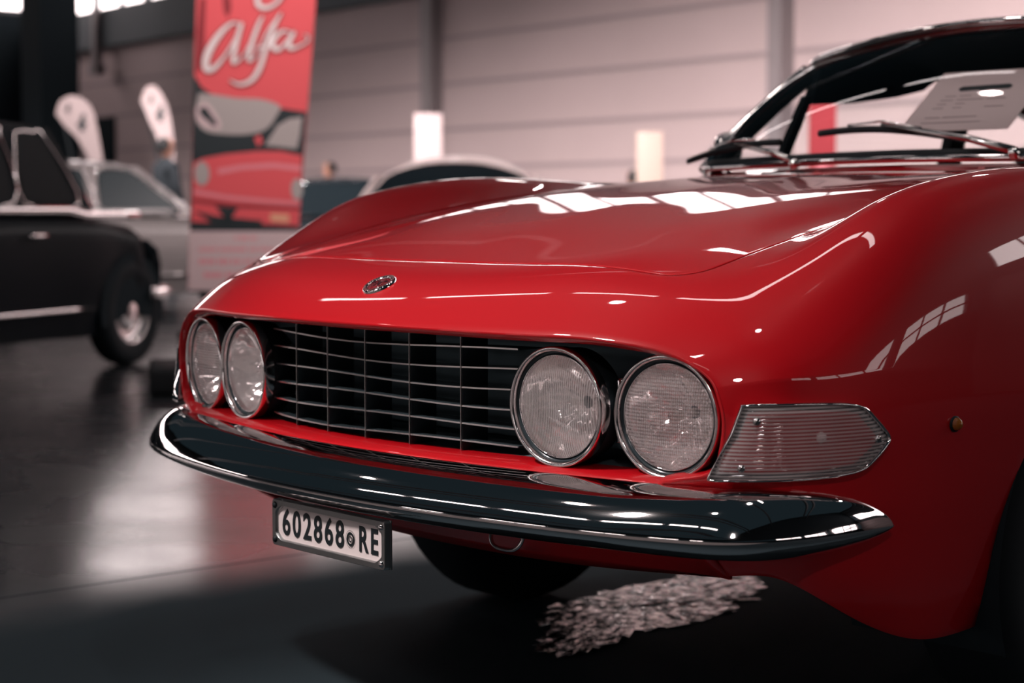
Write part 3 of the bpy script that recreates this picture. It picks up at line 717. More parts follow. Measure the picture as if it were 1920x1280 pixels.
jl = n.new('ShaderNodeMath'); jl.operation = 'LESS_THAN'; jl.inputs[1].default_value = .006; l.new(ja.outputs[0], jl.inputs[0])
mx = n.new('ShaderNodeMath'); mx.operation = 'MAXIMUM'; l.new(sl.outputs[0], mx.inputs[0]); l.new(jl.outputs[0], mx.inputs[1])
m1 = n.new('ShaderNodeMix'); m1.data_type = 'RGBA'; m1.inputs[7].default_value = (.036, .053, .062, 1); l.new(mx.outputs[0], m1.inputs[0]); l.new(cr.outputs[0], m1.inputs[6]); l.new(m1.outputs[2], b.inputs['Base Color'])
m2 = n.new('ShaderNodeMix'); m2.inputs[3].default_value = .8; l.new(mx.outputs[0], m2.inputs[0]); l.new(mr2.outputs[0], m2.inputs[2]); l.new(m2.outputs[0], b.inputs['Roughness'])
m3 = n.new('ShaderNodeMapRange'); m3.inputs[3].default_value = .9; m3.inputs[4].default_value = .04; l.new(mx.outputs[0], m3.inputs[0]); l.new(m3.outputs[0], b.inputs['Specular IOR Level'])
# unseen pale floor strip, added to bounce light into the underside of the bumper
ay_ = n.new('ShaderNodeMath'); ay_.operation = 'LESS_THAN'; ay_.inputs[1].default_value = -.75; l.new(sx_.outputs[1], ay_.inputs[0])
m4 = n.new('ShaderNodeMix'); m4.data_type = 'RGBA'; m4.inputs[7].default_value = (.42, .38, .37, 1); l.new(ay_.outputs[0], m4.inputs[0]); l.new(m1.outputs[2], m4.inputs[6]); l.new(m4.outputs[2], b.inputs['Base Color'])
b.inputs['Coat Roughness'].default_value = .2
cw_ = n.new('ShaderNodeMapRange'); cw_.inputs[3].default_value = .75; cw_.inputs[4].default_value = .0; l.new(mx.outputs[0], cw_.inputs[0]); l.new(cw_.outputs[0], b.inputs['Coat Weight'])
CORNER = cw(-9.85, 39.2)
RX, FY = 11.0, -15.0
W0 = CORNER; W1d = (cw(0, 26.0) - CORNER).normalized()
wl = (RX - W0.x) / W1d.x; W1 = W0 + W1d * wl
def wp(s, z, off=0.0):      # along the back wall; off toward the hall
    nrm = Vector((-W1d.y, W1d.x, 0)); nrm = nrm if nrm.y < 0 else -nrm
    return W0 + W1d * s + nrm * off + Vector((0, 0, z))
def wall_box(lst, name, m, parent=None, **k):
    V = []; F = []
    for s0, s1, z0, z1, o0, o1 in lst:
        nn = len(V); V += [wp(s, z, o) for s in (s0, s1) for z in (z0, z1) for o in (o0, o1)]
        F += [tuple(i + nn for i in q) for q in [(0, 1, 3, 2), (4, 6, 7, 5), (0, 4, 5, 1), (2, 3, 7, 6), (0, 2, 6, 4), (1, 5, 7, 3)]]
    return fixn(mk(name, V, F, m, parent, smooth=False, **k))
def struct(o): o['kind'] = 'structure'; return o
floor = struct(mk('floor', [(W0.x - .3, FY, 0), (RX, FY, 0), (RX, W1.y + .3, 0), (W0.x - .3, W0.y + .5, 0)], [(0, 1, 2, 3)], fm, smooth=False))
bw = struct(wall_box([(-.2, wl, 0, 4.8, -.25, 0)], 'wall_back', WALL))
JZ = [.30, .93, 1.54, 2.10, 2.76, 3.42]
wall_box([(0, wl, z - .028, z + .028, 0, .012) for z in JZ], 'panel_joint', JOINT, bw)
wall_box([(0, wl, 4.09, 4.8, 0, .25)], 'upper_band', BAND, bw)
wall_box([(0, wl, 6.6, 9.0, -.25, 0)], 'upper_wall', BAND, bw)
def s_at(u, z=2.0):     # wall distance for a bearing
    d = RT * (u - 960) / 3468 + FH; A = np.array([[W1d.x, -d[0]], [W1d.y, -d[1]]]); r = np.linalg.solve(A, np.array([CAM[0] - W0.x, CAM[1] - W0.y])); return r[0]
for i, (u, w_) in enumerate(((822, .26), (1472, .22))):
    c = struct(wall_box([(s_at(u) - w_ / 2, s_at(u) + w_ / 2, 0, 4.8, 0, .22)], 'trim_%d' % (i + 1), COLM))
# high window band, pane by pane
k = 0; ssp = 2.3; win = None
s = .3
while s < wl - 1:
    k += 1
    wdw = struct(wall_box([(s, s + ssp, 4.8, 4.88, -.12, .02), (s, s + ssp, 6.5, 6.6, -.12, .02), (s, s + .06, 4.8, 6.6, -.12, .02), (s + ssp - .06, s + ssp, 4.8, 6.6, -.12, .02), (s + ssp / 2 - .025, s + ssp / 2 + .025, 4.8, 6.6, -.10, .0)], 'window_%d' % k, MULL))
    V = [wp(s, 4.8, -.11), wp(s + ssp, 4.8, -.11), wp(s + ssp, 6.6, -.11), wp(s, 6.6, -.11)]
    mk('window_pane', V, [(0, 1, 2, 3)], SKYE, wdw, smooth=False)
    s += ssp
# wall fittings
dr = struct(wall_box([(s_at(203) - .45, s_at(203) + .45, 0, 2.75, 0, .05), ], 'door_1', DKW))
wall_box([(s_at(213) + .35, s_at(213) + .39, .9, 1.2, .05, .10)], 'door_handle', SATIN, dr)
pip = tag(wall_box([(s_at(217) - .07, s_at(217) + .07, 3.72, 4.85, .26, .40), (s_at(217) - .16, s_at(217) + .16, 3.55, 3.75, .22, .44)], 'drain_pipe', COLM), 'short grey downpipe with a box end on the rear wall near its left corner', 'pipe')
# left wall, dark, with high windows
LX = W0.x
lw = struct(boxes('wall_left', [((LX - .15, (FY + W0.y) / 2, 2.5), (.3, W0.y - FY, 5.0)), ((LX - .15, (FY + W0.y) / 2, 7.8), (.3, W0.y - FY, 2.4))], DKW))
y = W0.y - .05
while y > FY + 4:
    k += 1
    wdw = struct(boxes('window_%d' % k, [((LX - .05, y - 3.8, 5.8), (.30, .14, 1.6)), ((LX - .05, y, 5.8), (.30, .14, 1.6)), ((LX - .05, y - 1.9, 5.8), (.12, .06, 1.6)), ((LX - .05, y - 1.9, 5.04), (.16, 3.8, .08)), ((LX - .05, y - 1.9, 6.56), (.16, 3.8, .08))], MULL))
    mk('window_pane', [(LX - .02, y, 5.0), (LX - .02, y - 3.8, 5.0), (LX - .02, y - 3.8, 6.6), (LX - .02, y, 6.6)], [(0, 1, 2, 3)], SKYE, wdw, smooth=False)
    y -= 3.8
# dark pillar in the left corner
struct(box('trim_3', (cw(-8.3, 33.5) + Vector((0, 0, 4.5))), (.75, .75, 9.0), DKW))
# right wall with a window band (mirrored in the near wing)
rw = struct(boxes('wall_right', [((RX + .15, (FY + W1.y) / 2, 1.35), (.3, W1.y - FY, 2.7)), ((RX + .15, (FY + W1.y) / 2, 6.4), (.3, W1.y - FY, 5.0))], DKW))
y = W1.y - .6
while y > 3:
    k += 1
    wdw = struct(boxes('window_%d' % k, [((RX, y, 3.3), (.16, .16, 1.2)), ((RX, y - 3.6, 3.3), (.16, .16, 1.2)), ((RX, y - 1.2, 3.3), (.1, .05, 1.2)), ((RX, y - 2.4, 3.3), (.1, .05, 1.2)), ((RX, y - 1.8, 3.3), (.1, 3.6, .07)), ((RX, y - 1.8, 2.74), (.16, 3.6, .08)), ((RX, y - 1.8, 3.86), (.16, 3.6, .08))], MULL))
    mk('window_pane', [(RX + .06, y, 2.7), (RX + .06, y - 3.6, 2.7), (RX + .06, y - 3.6, 3.9), (RX + .06, y, 3.9)], [(0, 3, 2, 1)], SKYR, wdw, smooth=False)
    y -= 4.1
# front wall behind the camera, with a low glazed strip
fw = struct(boxes('wall_front', [(((LX + RX) / 2, FY - .15, .85), (RX - LX, .3, 1.7)), (((LX + RX) / 2, FY - .15, 5.9), (RX - LX, .3, 6.2))], DKW))
x = -12.0
while x < 5:
    k += 1
    wdw = struct(boxes('window_%d' % k, [((x, FY, 2.25), (.12, .16, 1.1)), ((x + 2.6, FY, 2.25), (.12, .16, 1.1)), ((x + 1.3, FY, 2.25), (.05, .12, 1.1)), ((x + 1.3, FY, 1.74), (2.6, .16, .08)), ((x + 1.3, FY, 2.76), (2.6, .16, .08))], MULL))
    mk('window_pane', [(x, FY - .06, 1.7), (x + 2.6, FY - .06, 1.7), (x + 2.6, FY - .06, 2.8), (x, FY - .06, 2.8)], [(0, 1, 2, 3)], SKYF, wdw, smooth=False)
    x += 4.1
# ceiling with roof lights
TRUSS = mat('roof_steel', rgb(60, 64, 68), rough=.6)
for yy in (-11, -5, 1, 7, 13):
    tr = struct(boxes('trim_%d' % (10 + yy), [(((LX + RX) / 2, yy, 8.85), (RX - LX, .2, .25)), (((LX + RX) / 2, yy, 7.9), (RX - LX, .15, .15))], TRUSS))
STRIP = mat('roof_light_glazing', (1, 1, 1, 1), emit=(1.0, .88, .87, 1), estr=9.0)
def rooflight(x0, x1, y0, y1):
    global k
    k += 1; w_ = struct(boxes('window_%d' % k, [(((x0 + x1) / 2, y0, 8.9), (x1 - x0, .08, .16)), (((x0 + x1) / 2, y1, 8.9), (x1 - x0, .08, .16)), ((x0, (y0 + y1) / 2, 8.9), (.08, y1 - y0, .16)), ((x1, (y0 + y1) / 2, 8.9), (.08, y1 - y0, .16))], MULL))
    mk('window_pane', [(x0, y0, 8.93), (x1, y0, 8.93), (x1, y1, 8.93), (x0, y1, 8.93)], [(0, 1, 2, 3)], STRIP, w_, smooth=False)
for i in range(6): rooflight(-13 + 3.2 * i, -13 + 3.2 * i + 2.8, -8.9, -8.4)
for i in range(5): rooflight(-13 + 3.2 * i, -13 + 3.2 * i + 2.8, 2.3, 2.62)
# pendant lamps
LAMP = mat('lamp_glow', (1, 1, 1, 1), emit=(1.0, .88, .85, 1), estr=60.0)
for i, (x, y) in enumerate([(-8, -3), (-3.2, -3), (1.6, -3), (-8, 9), (-3.2, 9), (1.6, 9), (-3.2, 0.8), (1.6, .8)]):
    p = thing('pendant_lamp', 'round industrial pendant lamp hanging from the dark roof of the hall', 'lamp', (x, y, 7.2), group='pendant lamps under the roof')
    lathe('lamp_shade', [(.05, .25), (.10, .22), (.24, .05), (.27, -.03), (.25, -.03), (.22, .04), (.04, .18)], (0, 0, 0), (0, 0, 1), TRUSS, p, n=24, up=(0, 1, 0))
    lathe('bulb', [(0, -.02), (.17, -.01), (.19, .03), (0, .05)], (0, 0, 0), (0, 0, 1), LAMP, p, n=20, up=(0, 1, 0))
    tube('cable', [(0, 0, .24), (0, 0, 1.75)], .012, BLACK, p, n=6)

# ------------------------------------------------------------------ other exhibits
def catmull2(P, n=6): return [(p.x, p.y) for p in crom([(a, b, 0) for a, b in P], n)]
def classic_car(name, label, X, Z, hd, paint, roofz=1.38, beltz=.92, cx=(-.25, -.60, -1.75, -2.45), W_=.76, wheelbase=2.45, nose=.55, hoodz=.86, chrome=CHROME, cabin_w=.60, frame=None, glass=None, sag=.045, trim=.012, trim_to=None):
    """x forward, y left, origin on the ground under the front axle; cx = screen base, roof front, roof rear, rear screen base"""
    h = RT * math.sin(hd) + FH * math.cos(hd)
    t = thing(name, label, 'car', cw(X, Z), math.atan2(h[1], h[0]))
    tail = -wheelbase - .75
    st = [(nose + .02, .30, .62, .42), (nose, W_ * .78, .70, .34), (nose - .06, W_ * .88, .78, .28), (nose - .25, W_ * .96, hoodz - .03, .24), (0, W_, hoodz, .22), (cx[0] + .05, W_, hoodz + .03, .20),
          (cx[0] - .5, W_, beltz, .20), (-wheelbase * .6, W_, beltz, .20), (-wheelbase * .85, W_, beltz - .01, .20), (-wheelbase, W_ * .99, beltz - .03, .21), (-wheelbase - .4, W_ * .94, beltz - .10, .26), (tail + .05, W_ * .84, beltz - .22, .32), (tail, W_ * .5, beltz - .34, .38)]
    sp = nspline([-s[0] for s in st], np.array([[s[1], s[2], s[3]] for s in st])); rows = []
    for x in np.concatenate([np.linspace(nose + .02, nose - .3, 12), np.linspace(nose - .35, tail + .2, 44), np.linspace(tail + .15, tail, 6)]):
        w_, zt, zb = sp(-x); hh = zt - zb; half = [(0, zt), (.45, zt - .004), (.72, zt - .012), (.88, zt - .035), (.97, zt - .085), (1.0, zt - .17), (1.0, zb + hh * .45), (.98, zb + hh * .2), (.93, zb)]
        pr = [(a * w_, b) for a, b in half]; rows.append([(x, a, b) for a, b in pr[::-1]] + [(x, -a, b) for a, b in pr[1:]])
    bo = rows_mesh('body', rows, paint, t, caps=True)
    # wheel openings: dark arch discs set into the flank with the wheel in front
    for xx in (0, -wheelbase):
        for s in (1, -1):
            rows = [[(xx + r * math.cos(a), s * (W_ + .004), .32 + r * math.sin(a)) for a in np.linspace(-.25, math.pi + .25, 28)] for r in (.05, .345)]
            rows_mesh('wheel_arch', rows, DARK2, t)
            wheel(t, xx, (W_ - .065) * s, .318, .318, .15, s, axis=(0, 1, 0))
    # greenhouse
    g = glass or GLOSSBLACK; x0, x1, x2, x3 = cx; cwid = cabin_w; bw_ = W_ * .90
    def gp_(x, z, s): # cabin side surface
        f = (z - beltz) / (roofz - beltz); return Vector((x, s * (bw_ + (cwid - bw_) * f), z))
    rows = []
    for x, zc in ((x1 + .01, roofz - .045), (x1 - .12, roofz - .012), ((x1 + x2) / 2, roofz), (x2 + .15, roofz - .015), (x2, roofz - .05)):
        rows.append([(x - .05 * (1 - t_ * t_) * (-1 if x > (x1 + x2) / 2 else 1), cwid * 1.0 * t_, zc - sag * abs(t_) ** 2.5) for t_ in np.linspace(-1, 1, 15)])
    rf = rows_mesh('roof', rows, paint, t); sd = rf.modifiers.new('thick', 'SOLIDIFY'); sd.thickness = .035; sd.offset = -1
    zr = roofz - .055 - sag
    for f_, nm, xb, xt in ((1, 'windscreen', x0, x1), (-1, 'rear_screen', x3, x2)):
        rows = [[(xb + (xt - xb) * f + .07 * f_ * (1 - q * q) * (1 - f * .6), (bw_ + (cwid - bw_) * f) * q * .97, beltz + .0 + (roofz - .05 - beltz) * f - sag * .8 * f * abs(q) ** 2.5) for q in np.linspace(-1, 1, 11)] for f in np.linspace(0, 1, 5)]
        gl = rows_mesh(nm, rows, g, t)
        edge = [Vector(r[0]) for r in rows] + [Vector(p) for p in rows[-1][1:]] + [Vector(r[-1]) for r in rows[::-1]][1:]
        tube('screen_trim', edge, .014, chrome if frame is None else frame, gl, n=8)
    for s in (1, -1):
        xm = (x1 + x2) / 2 + .05
        panel = [gp_(x0 - .02, beltz, s), gp_(x1, zr + .04, s), gp_(x2, zr + .03, s), gp_(x3 + .02, beltz, s)]
        pn = mk('cabin_side', panel + [p + Vector((0, -.03 * s, 0)) for p in panel], [(0, 1, 2, 3), (7, 6, 5, 4), (0, 4, 5, 1), (1, 5, 6, 2), (2, 6, 7, 3)], paint, t, smooth=False)
        for wx in ([(x0 - .16, x1 - .03, xm + .06, xm + .06)], [(xm - .03, xm - .03, x2 + .08, x3 + .42)]):
            a, b_, c_, d_ = wx[0]; zl, zh = beltz + .03, zr + .01
            q = [gp_(a, zl, s), gp_(b_ - .04, zh - .02, s), gp_(b_ - .14 if b_ > xm else b_ - .05, zh, s), gp_(c_ + .06, zh, s), gp_(c_, zh - .05, s), gp_(d_, zl, s)]
            q = [p + Vector((0, .006 * s, 0)) for p in q]
            wn = mk('side_window', q, [tuple(range(len(q)))], g, t, smooth=False)
            tube('window_frame', crom(q, 4, closed=True) + [q[0]], .009, chrome, wn, n=6, caps=False)
        tube('waist_trim', [Vector((x, s * (W_ * .955), beltz - .012 if x < x0 - .3 else hoodz + .02)) for x in np.linspace(x0 - .1 if trim_to is None else trim_to, -wheelbase - .2, 16)], trim, chrome, t, n=8)
        tube('sill_trim', [Vector((x, s * (W_ + .008), .36)) for x in np.linspace(-.42, -wheelbase + .42, 8)], .013, chrome, t, n=8)
        lathe('headlight', [(.095, -.03), (.095, .01), (.085, .02), (.08, .008), (.05, .028), (0, .034)], (nose - .02, s * W_ * .70, .66), (1, 0, .05), chrome, t, n=24)
        lathe('side_lamp', [(.035, -.02), (.033, .02), (.02, .035), (0, .04)], (nose - .02, s * W_ * .80, .50), (1, s * .3, 0), WHITE, t, n=16)
        dh = tube('door_handle', [Vector((xm + .12 - .04 * i, s * (W_ + .03), .78)) for i in range(5)], .010, chrome, t, n=8)
    for f_, xe in ((1, nose + .10), (-1, tail - .08)):
        P = crom([(xe - f_ * .35, -W_ * 1.02, .42), (xe - f_ * .12, -W_ * .98, .42), (xe, -W_ * .6, .42), (xe + f_ * .02, 0, .42), (xe, W_ * .6, .42), (xe - f_ * .12, W_ * .98, .42), (xe - f_ * .35, W_ * 1.02, .42)], 5)
        bp_ = tube('bumper', P, .040, chrome, t, n=10)
        for s in (1, -1): tube('overrider', [Vector((xe + f_ * .03, s * .32, z)) for z in (.33, .36, .42, .50, .54)], [.015, .032, .036, .032, .012], chrome, bp_, n=10)
    gr = rows_mesh('front_grille', [[(nose + .03 - .03 * abs(q) ** 2, q * .20, z) for q in np.linspace(-1, 1, 9)] for z in (.40, .50, .62, .70)], DARK, t)
    for i in range(6): tube('grille_bar', [Vector((nose + .045 - .03 * abs(q) ** 2, q * .20, .44 + .045 * i)) for q in np.linspace(-1, 1, 7)], .006, chrome, gr, n=6)
    return t
NAVY = mat('midnight_paint', rgb(17, 24, 29), rough=.5, spec=.05, coat=.03, coat_rough=.03)
DKGL = mat('dark_car_glass', rgb(18, 25, 29), rough=.5, spec=.06)
SILVER = mat('silver_paint', rgb(150, 142, 142), rough=.35, metal=.4, coat=1)
CREAM = mat('cream_paint', rgb(216, 196, 194), rough=.4, coat=.6)
BLKP = mat('black_paint', rgb(22, 28, 32), rough=.3, coat=1)
R_ = math.radians
classic_car('car', 'midnight dark saloon with chrome window frames and whitish hubcaps at the left edge', -2.97, 11.25, R_(20), NAVY, roofz=1.44, beltz=.93, cx=(-.28, -.62, -1.55, -2.4), W_=.76, nose=.42, hoodz=.87, glass=DKGL, trim=.024, trim_to=.12)  # waist trim thickened and run onto the wing to imitate its reflected highlight
classic_car('car', 'pale silver saloon parked between the dark saloon and the red banner', -3.02, 17.1, R_(48), SILVER, roofz=1.36, beltz=.90, cx=(-.32, -.85, -1.9, -2.6), W_=.78, nose=.75, hoodz=.84)
classic_car('car', 'cream roofed coupe seen head-on over the bonnet of the red coupe', -.55, 15.2, R_(184), CREAM, roofz=1.40, beltz=.93, cx=(-.35, -.85, -1.6, -2.5), W_=.92, cabin_w=.62, nose=.7, frame=CREAM, sag=.17, glass=DKGL)
classic_car('car', 'low black sports car right of the red banner, behind the far wing', -2.0, 20.9, R_(180), NAVY, glass=DKGL, roofz=1.31, beltz=.86, cx=(-.55, -.95, -1.5, -2.3), W_=.76, nose=.7, hoodz=.80)

# red roll-up banner with a printed open car
BZ = 13.0
ban = thing('banner', 'tall red printed banner with white script lettering standing behind the red coupe', 'banner', cw(-2.28, BZ, 0))
BO = cw(-2.28, BZ, 0)
def bpnt(a, b, off=0.0):    # print units of 3.75 mm from the lower left corner of the cloth; the cloth leans a little
    return Vector(RT) * (a * .00375) + Vector((0, 0, .353 + b * .00375)) - Vector(FH) * (.004 + off)
BRED = mat('banner_red', rgb(222, 84, 90), rough=.6); BRED2 = mat('banner_dark_red', rgb(140, 38, 46), rough=.6); BPINK = mat('banner_pink', rgb(226, 130, 140), rough=.6)
BWHITE = mat('banner_white', rgb(205, 178, 180), rough=.6); BGREY = mat('banner_grey', rgb(170, 158, 156), rough=.6); BBLACK = mat('banner_black', rgb(34, 42, 46), rough=.6); BYEL = mat('banner_yellow', rgb(225, 160, 130), rough=.6); BLET = mat('banner_letter', rgb(232, 214, 214), rough=.6)
def lft(b): return b * .042
def rgt(b): return 199 + b * .084
clothp = [(lft(b), b) for b in np.linspace(0, 706, 8)] + [(rgt(b), b) for b in np.linspace(706, 0, 8)]
def bshape(name, P, m, lay, parent, n=0):
    P = catmull2(P + [P[0]], n)[:-1] if n else P
    V = [bpnt(a, b, lay * .0012) for a, b in P]; return mk(name, V, [tuple(range(len(V)))], m, parent, smooth=False)
V = [bpnt(a, b, 0) for a, b in clothp] + [bpnt(a, b, -.004) for a, b in clothp]; nn = len(clothp)
cloth = mk('banner_cloth', V, [tuple(range(nn)), tuple(range(nn, 2 * nn))[::-1]] + [(i, nn + i, nn + (i + 1) % nn, (i + 1) % nn) for i in range(nn)], BRED, ban, smooth=False)
pic = bshape('printed_picture', [(lft(112) + .5, 112), (lft(250) + .5, 250), (lft(402), 402), (30, 380), (70, 352), (120, 347), (180, 340), (rgt(345) - 2, 333), (rgt(112) - 1, 112)], BBLACK, 1, cloth)
def ps(P): return [(340 + x / 2.287 - 352, 545 - y / 2.287) for x, y in P]     # print measured on the cloth
bshape('printed_white_car', ps([(85, 405), (150, 410), (250, 425), (350, 430), (430, 458), (415, 500), (380, 550), (320, 575), (220, 580), (110, 565), (70, 500)]), BGREY, 2, cloth, 4)
bshape('printed_screen', ps([(365, 625), (420, 540), (470, 512), (525, 505), (515, 580), (500, 640), (430, 632)]), BGREY, 2, cloth)
bshape('printed_red_car', ps([(58, 700), (100, 680), (200, 662), (330, 650), (430, 650), (522, 668), (515, 800), (508, 968), (48, 950)]), BRED, 3, cloth)
bshape('printed_highlight', ps([(160, 725), (260, 708), (400, 700), (520, 712), (520, 735), (400, 722), (260, 730), (165, 750)]), BPINK, 4, cloth)
bshape('printed_highlight', ps([(60, 812), (200, 838), (380, 855), (512, 865), (512, 880), (380, 872), (200, 856), (58, 832)]), BPINK, 4, cloth)
bshape('printed_shadow', ps([(55, 850), (250, 876), (512, 888), (512, 900), (250, 892), (55, 866)]), BRED2, 4, cloth)
for cx_, cy_, rx_, ry_ in ((95, 745, 33, 52), (500, 812, 25, 46)):
    bshape('printed_headlight', ps([(cx_ + rx_ * math.cos(a), cy_ + ry_ * math.sin(a)) for a in np.linspace(0, 2 * math.pi, 20)[:-1]]), BGREY, 5, cloth)
bshape('printed_grille', ps([(150, 882), (248, 890), (205, 955)]), BBLACK, 5, cloth)
bshape('printed_intake', ps([(60, 905), (150, 925), (240, 935), (350, 945), (350, 968), (130, 952)]), BBLACK, 5, cloth)
bshape('printed_indicator', ps([(385, 915), (465, 918), (465, 955), (385, 948)]), BYEL, 5, cloth)
bshape('printed_mirror', ps([(320, 595), (345, 580), (355, 610), (335, 632)]), BRED, 4, cloth)
bshape('printed_emblem', ps([(70, 470), (110, 440), (150, 480), (178, 530), (170, 558), (110, 552), (75, 520)]), BWHITE, 3, cloth, 3)
bshape('printed_emblem_figure', ps([(85, 470), (115, 465), (140, 500), (160, 530), (150, 545), (120, 520), (95, 500)]), BBLACK, 4, cloth, 3)
bshape('printed_shadow', ps([(95, 5), (120, 5), (112, 200), (90, 310), (72, 315), (80, 150)]), BRED2, 1, cloth)
bshape('printed_shadow', ps([(190, 0), (225, 0), (228, 50), (212, 88), (195, 60)]), BRED2, 1, cloth)
bshape('white_panel', [(0.5, 1), (198, 1), (rgt(112) - 1, 112), (lft(112) + .5, 112)], BWHITE, 2, cloth)
def stroke(name, P, Wd, m, lay, parent):
    C = catmull2(P, 6); Ws = [p[0] for p in catmull2([(w_, 0) for w_ in Wd], 6)]; V = []; F = []
    for i, (x, y) in enumerate(C):
        a, b = C[max(i - 1, 0)], C[min(i + 1, len(C) - 1)]; dx, dy = b[0] - a[0], b[1] - a[1]; ln = math.hypot(dx, dy) or 1; nx, ny = -dy / ln, dx / ln
        for k_ in (1, -1):
            q = ps([(x + nx * Ws[i] / 2 * k_, y + ny * Ws[i] / 2 * k_)])[0]; V.append(bpnt(q[0], q[1], lay * .0012 + i * .00001))
        if i: F.append((2 * i - 2, 2 * i - 1, 2 * i + 1, 2 * i))
    return mk(name, V, F, m, parent, smooth=False)
for m_, lay, ex in ((BRED2, 5, 12), (BLET, 7, 0)):
    nm = 'letter_shadow' if ex else 'script_letter'
    stroke(nm, [(262, 112), (225, 112), (170, 165), (125, 240), (118, 300), (150, 300), (200, 245), (250, 165), (268, 125)], [5 + ex, 12 + ex, 24 + ex, 30 + ex, 26 + ex, 20 + ex, 10 + ex, 8 + ex, 4 + ex], m_, lay, cloth)
    stroke(nm, [(272, 108), (250, 180), (238, 235), (235, 275), (262, 262), (285, 235)], [14 + ex, 20 + ex, 20 + ex, 16 + ex, 8 + ex, 5 + ex], m_, lay, cloth)
    stroke(nm, [(285, 235), (325, 160), (355, 95), (362, 82), (345, 110), (315, 190), (300, 255), (305, 268), (330, 250)], [5 + ex, 8 + ex, 8 + ex, 6 + ex, 14 + ex, 18 + ex, 16 + ex, 10 + ex, 5 + ex], m_, lay, cloth)
    stroke(nm, [(330, 250), (380, 150), (430, 80), (438, 72), (415, 110), (375, 210), (345, 300), (310, 350), (260, 368), (218, 350)], [5 + ex, 8 + ex, 8 + ex, 6 + ex, 12 + ex, 17 + ex, 20 + ex, 18 + ex, 12 + ex, 5 + ex], m_, lay, cloth)
    stroke(nm, [(330, 215), (370, 208), (410, 200)], [5 + ex, 8 + ex, 5 + ex], m_, lay, cloth)
    stroke(nm, [(478, 150), (450, 142), (415, 165), (400, 200), (420, 222), (450, 200), (480, 160), (492, 150), (470, 190), (478, 215), (510, 208), (550, 185), (552, 165), (535, 158)], [5 + ex, 10 + ex, 18 + ex, 22 + ex, 18 + ex, 10 + ex, 8 + ex, 14 + ex, 20 + ex, 18 + ex, 9 + ex, 7 + ex, 6 + ex, 4 + ex], m_, lay, cloth)
    stroke(nm, [(345, -60), (338, 0), (345, 35), (380, 45), (425, 20), (445, -15), (440, -60)], [16 + ex, 20 + ex, 20 + ex, 16 + ex, 12 + ex, 10 + ex, 10 + ex], m_, lay, cloth)
txt = []
for row_, (x0, x1, y, h) in enumerate(((235, 325, 1020, 22), (80, 400, 1068, 16), (80, 340, 1120, 24), (98, 330, 1178, 26))):
    x = x0
    while x < x1:
        w_ = random.uniform(9, 16); (a, b) = ps([(x, y)])[0]; txt.append((a, a + w_ / 2.287, b, h / 2.287 * random.uniform(.6, 1))); x += w_ + random.choice((4, 5, 14))
for a0, a1, b, h in txt:
    V = [bpnt(a0, b - h / 2, .0036), bpnt(a1, b - h / 2, .0036), bpnt(a1, b + h / 2, .0036), bpnt(a0, b + h / 2, .0036)]; mk('address_print', V, [(0, 1, 2, 3)], BPINK, cloth, smooth=False)
box('banner_base', Vector(RT) * .37 + Vector((0, 0, .04)), (.86, .22, .08), BLACK, ban, R=Matrix.Rotation(TH, 3, 'Z'), bevel=.02)
tube('banner_pole', [bpnt(100, -82, -.03), bpnt(112, 300, -.03), bpnt(125, 706, -.03)], .012, BLACK, ban, n=8)
tube('banner_bottom_bar', [bpnt(0, 0, -.008), bpnt(199, 0, -.008)], .012, SATIN, ban, n=8)

# feather flags
FLAGW = mat('flag_fabric', rgb(168, 150, 150), rough=.7)
def flag(label, X, Z, P, emb, base_u):
    K = Z / 3468; o = thing('feather_flag', label, 'flag', cw(X, Z), group=None)
    u0 = 960 + X / K
    def f3(u, v, off=0): return Vector(RT) * ((u - u0) * K) + Vector((0, 0, .915 + (395 - v) * K)) - Vector(FH) * off
    C = catmull2(P + [P[0]], 4)[:-1]; n_ = len(C); V = [f3(u, v) for u, v in C] + [f3(u, v, -.006) for u, v in C]
    c_ = mk('flag_cloth', V, [tuple(range(n_)), tuple(range(n_, 2 * n_))[::-1]] + [(i, n_ + i, n_ + (i + 1) % n_, (i + 1) % n_) for i in range(n_)], FLAGW, o, smooth=False)
    for e in emb: mk('flag_emblem', [f3(u, v, .003) for u, v in catmull2(e + [e[0]], 3)[:-1]], [tuple(range(3 * len(e)))], BBLACK, c_, smooth=False)
    tube('flag_pole', [Vector((0, 0, 0)), f3(*P[-1], -.02) * .5 + Vector((0, 0, .0)), f3(*P[-1], -.02), f3(*P[0], -.02)], .014, BLACK, o, n=8)
    lathe('flag_base', [(0, 0), (.25, 0), (.25, .03), (.04, .06), (.03, .15)], (0, 0, 0), (0, 0, 1), BLACK, o, n=24, up=(0, 1, 0))
horse = lambda x, y, k: [(x + a * k, y + b * k) for a, b in ((0, -14), (6, -18), (8, -10), (5, -4), (12, 2), (6, 6), (8, 16), (3, 12), (-2, 18), (-4, 8), (-9, 4), (-3, -4))]
flag('white feather flag with a black emblem, nearer the dark corner pillar', -4.55, 20.5, [(110, 215), (118, 192), (140, 181), (165, 190), (180, 212), (188, 250), (196, 300), (200, 345), (182, 320), (152, 265), (125, 236)], [horse(157, 232, 1.0), horse(132, 205, .55)], 190)
flag('white feather flag with a black emblem, directly left of the red banner', -4.0, 22.8, [(269, 190), (278, 168), (292, 163), (306, 176), (319, 205), (327, 250), (330, 300), (330, 350), (318, 330), (300, 265), (284, 228)], [horse(303, 215, .95), horse(287, 188, .5)], 328)
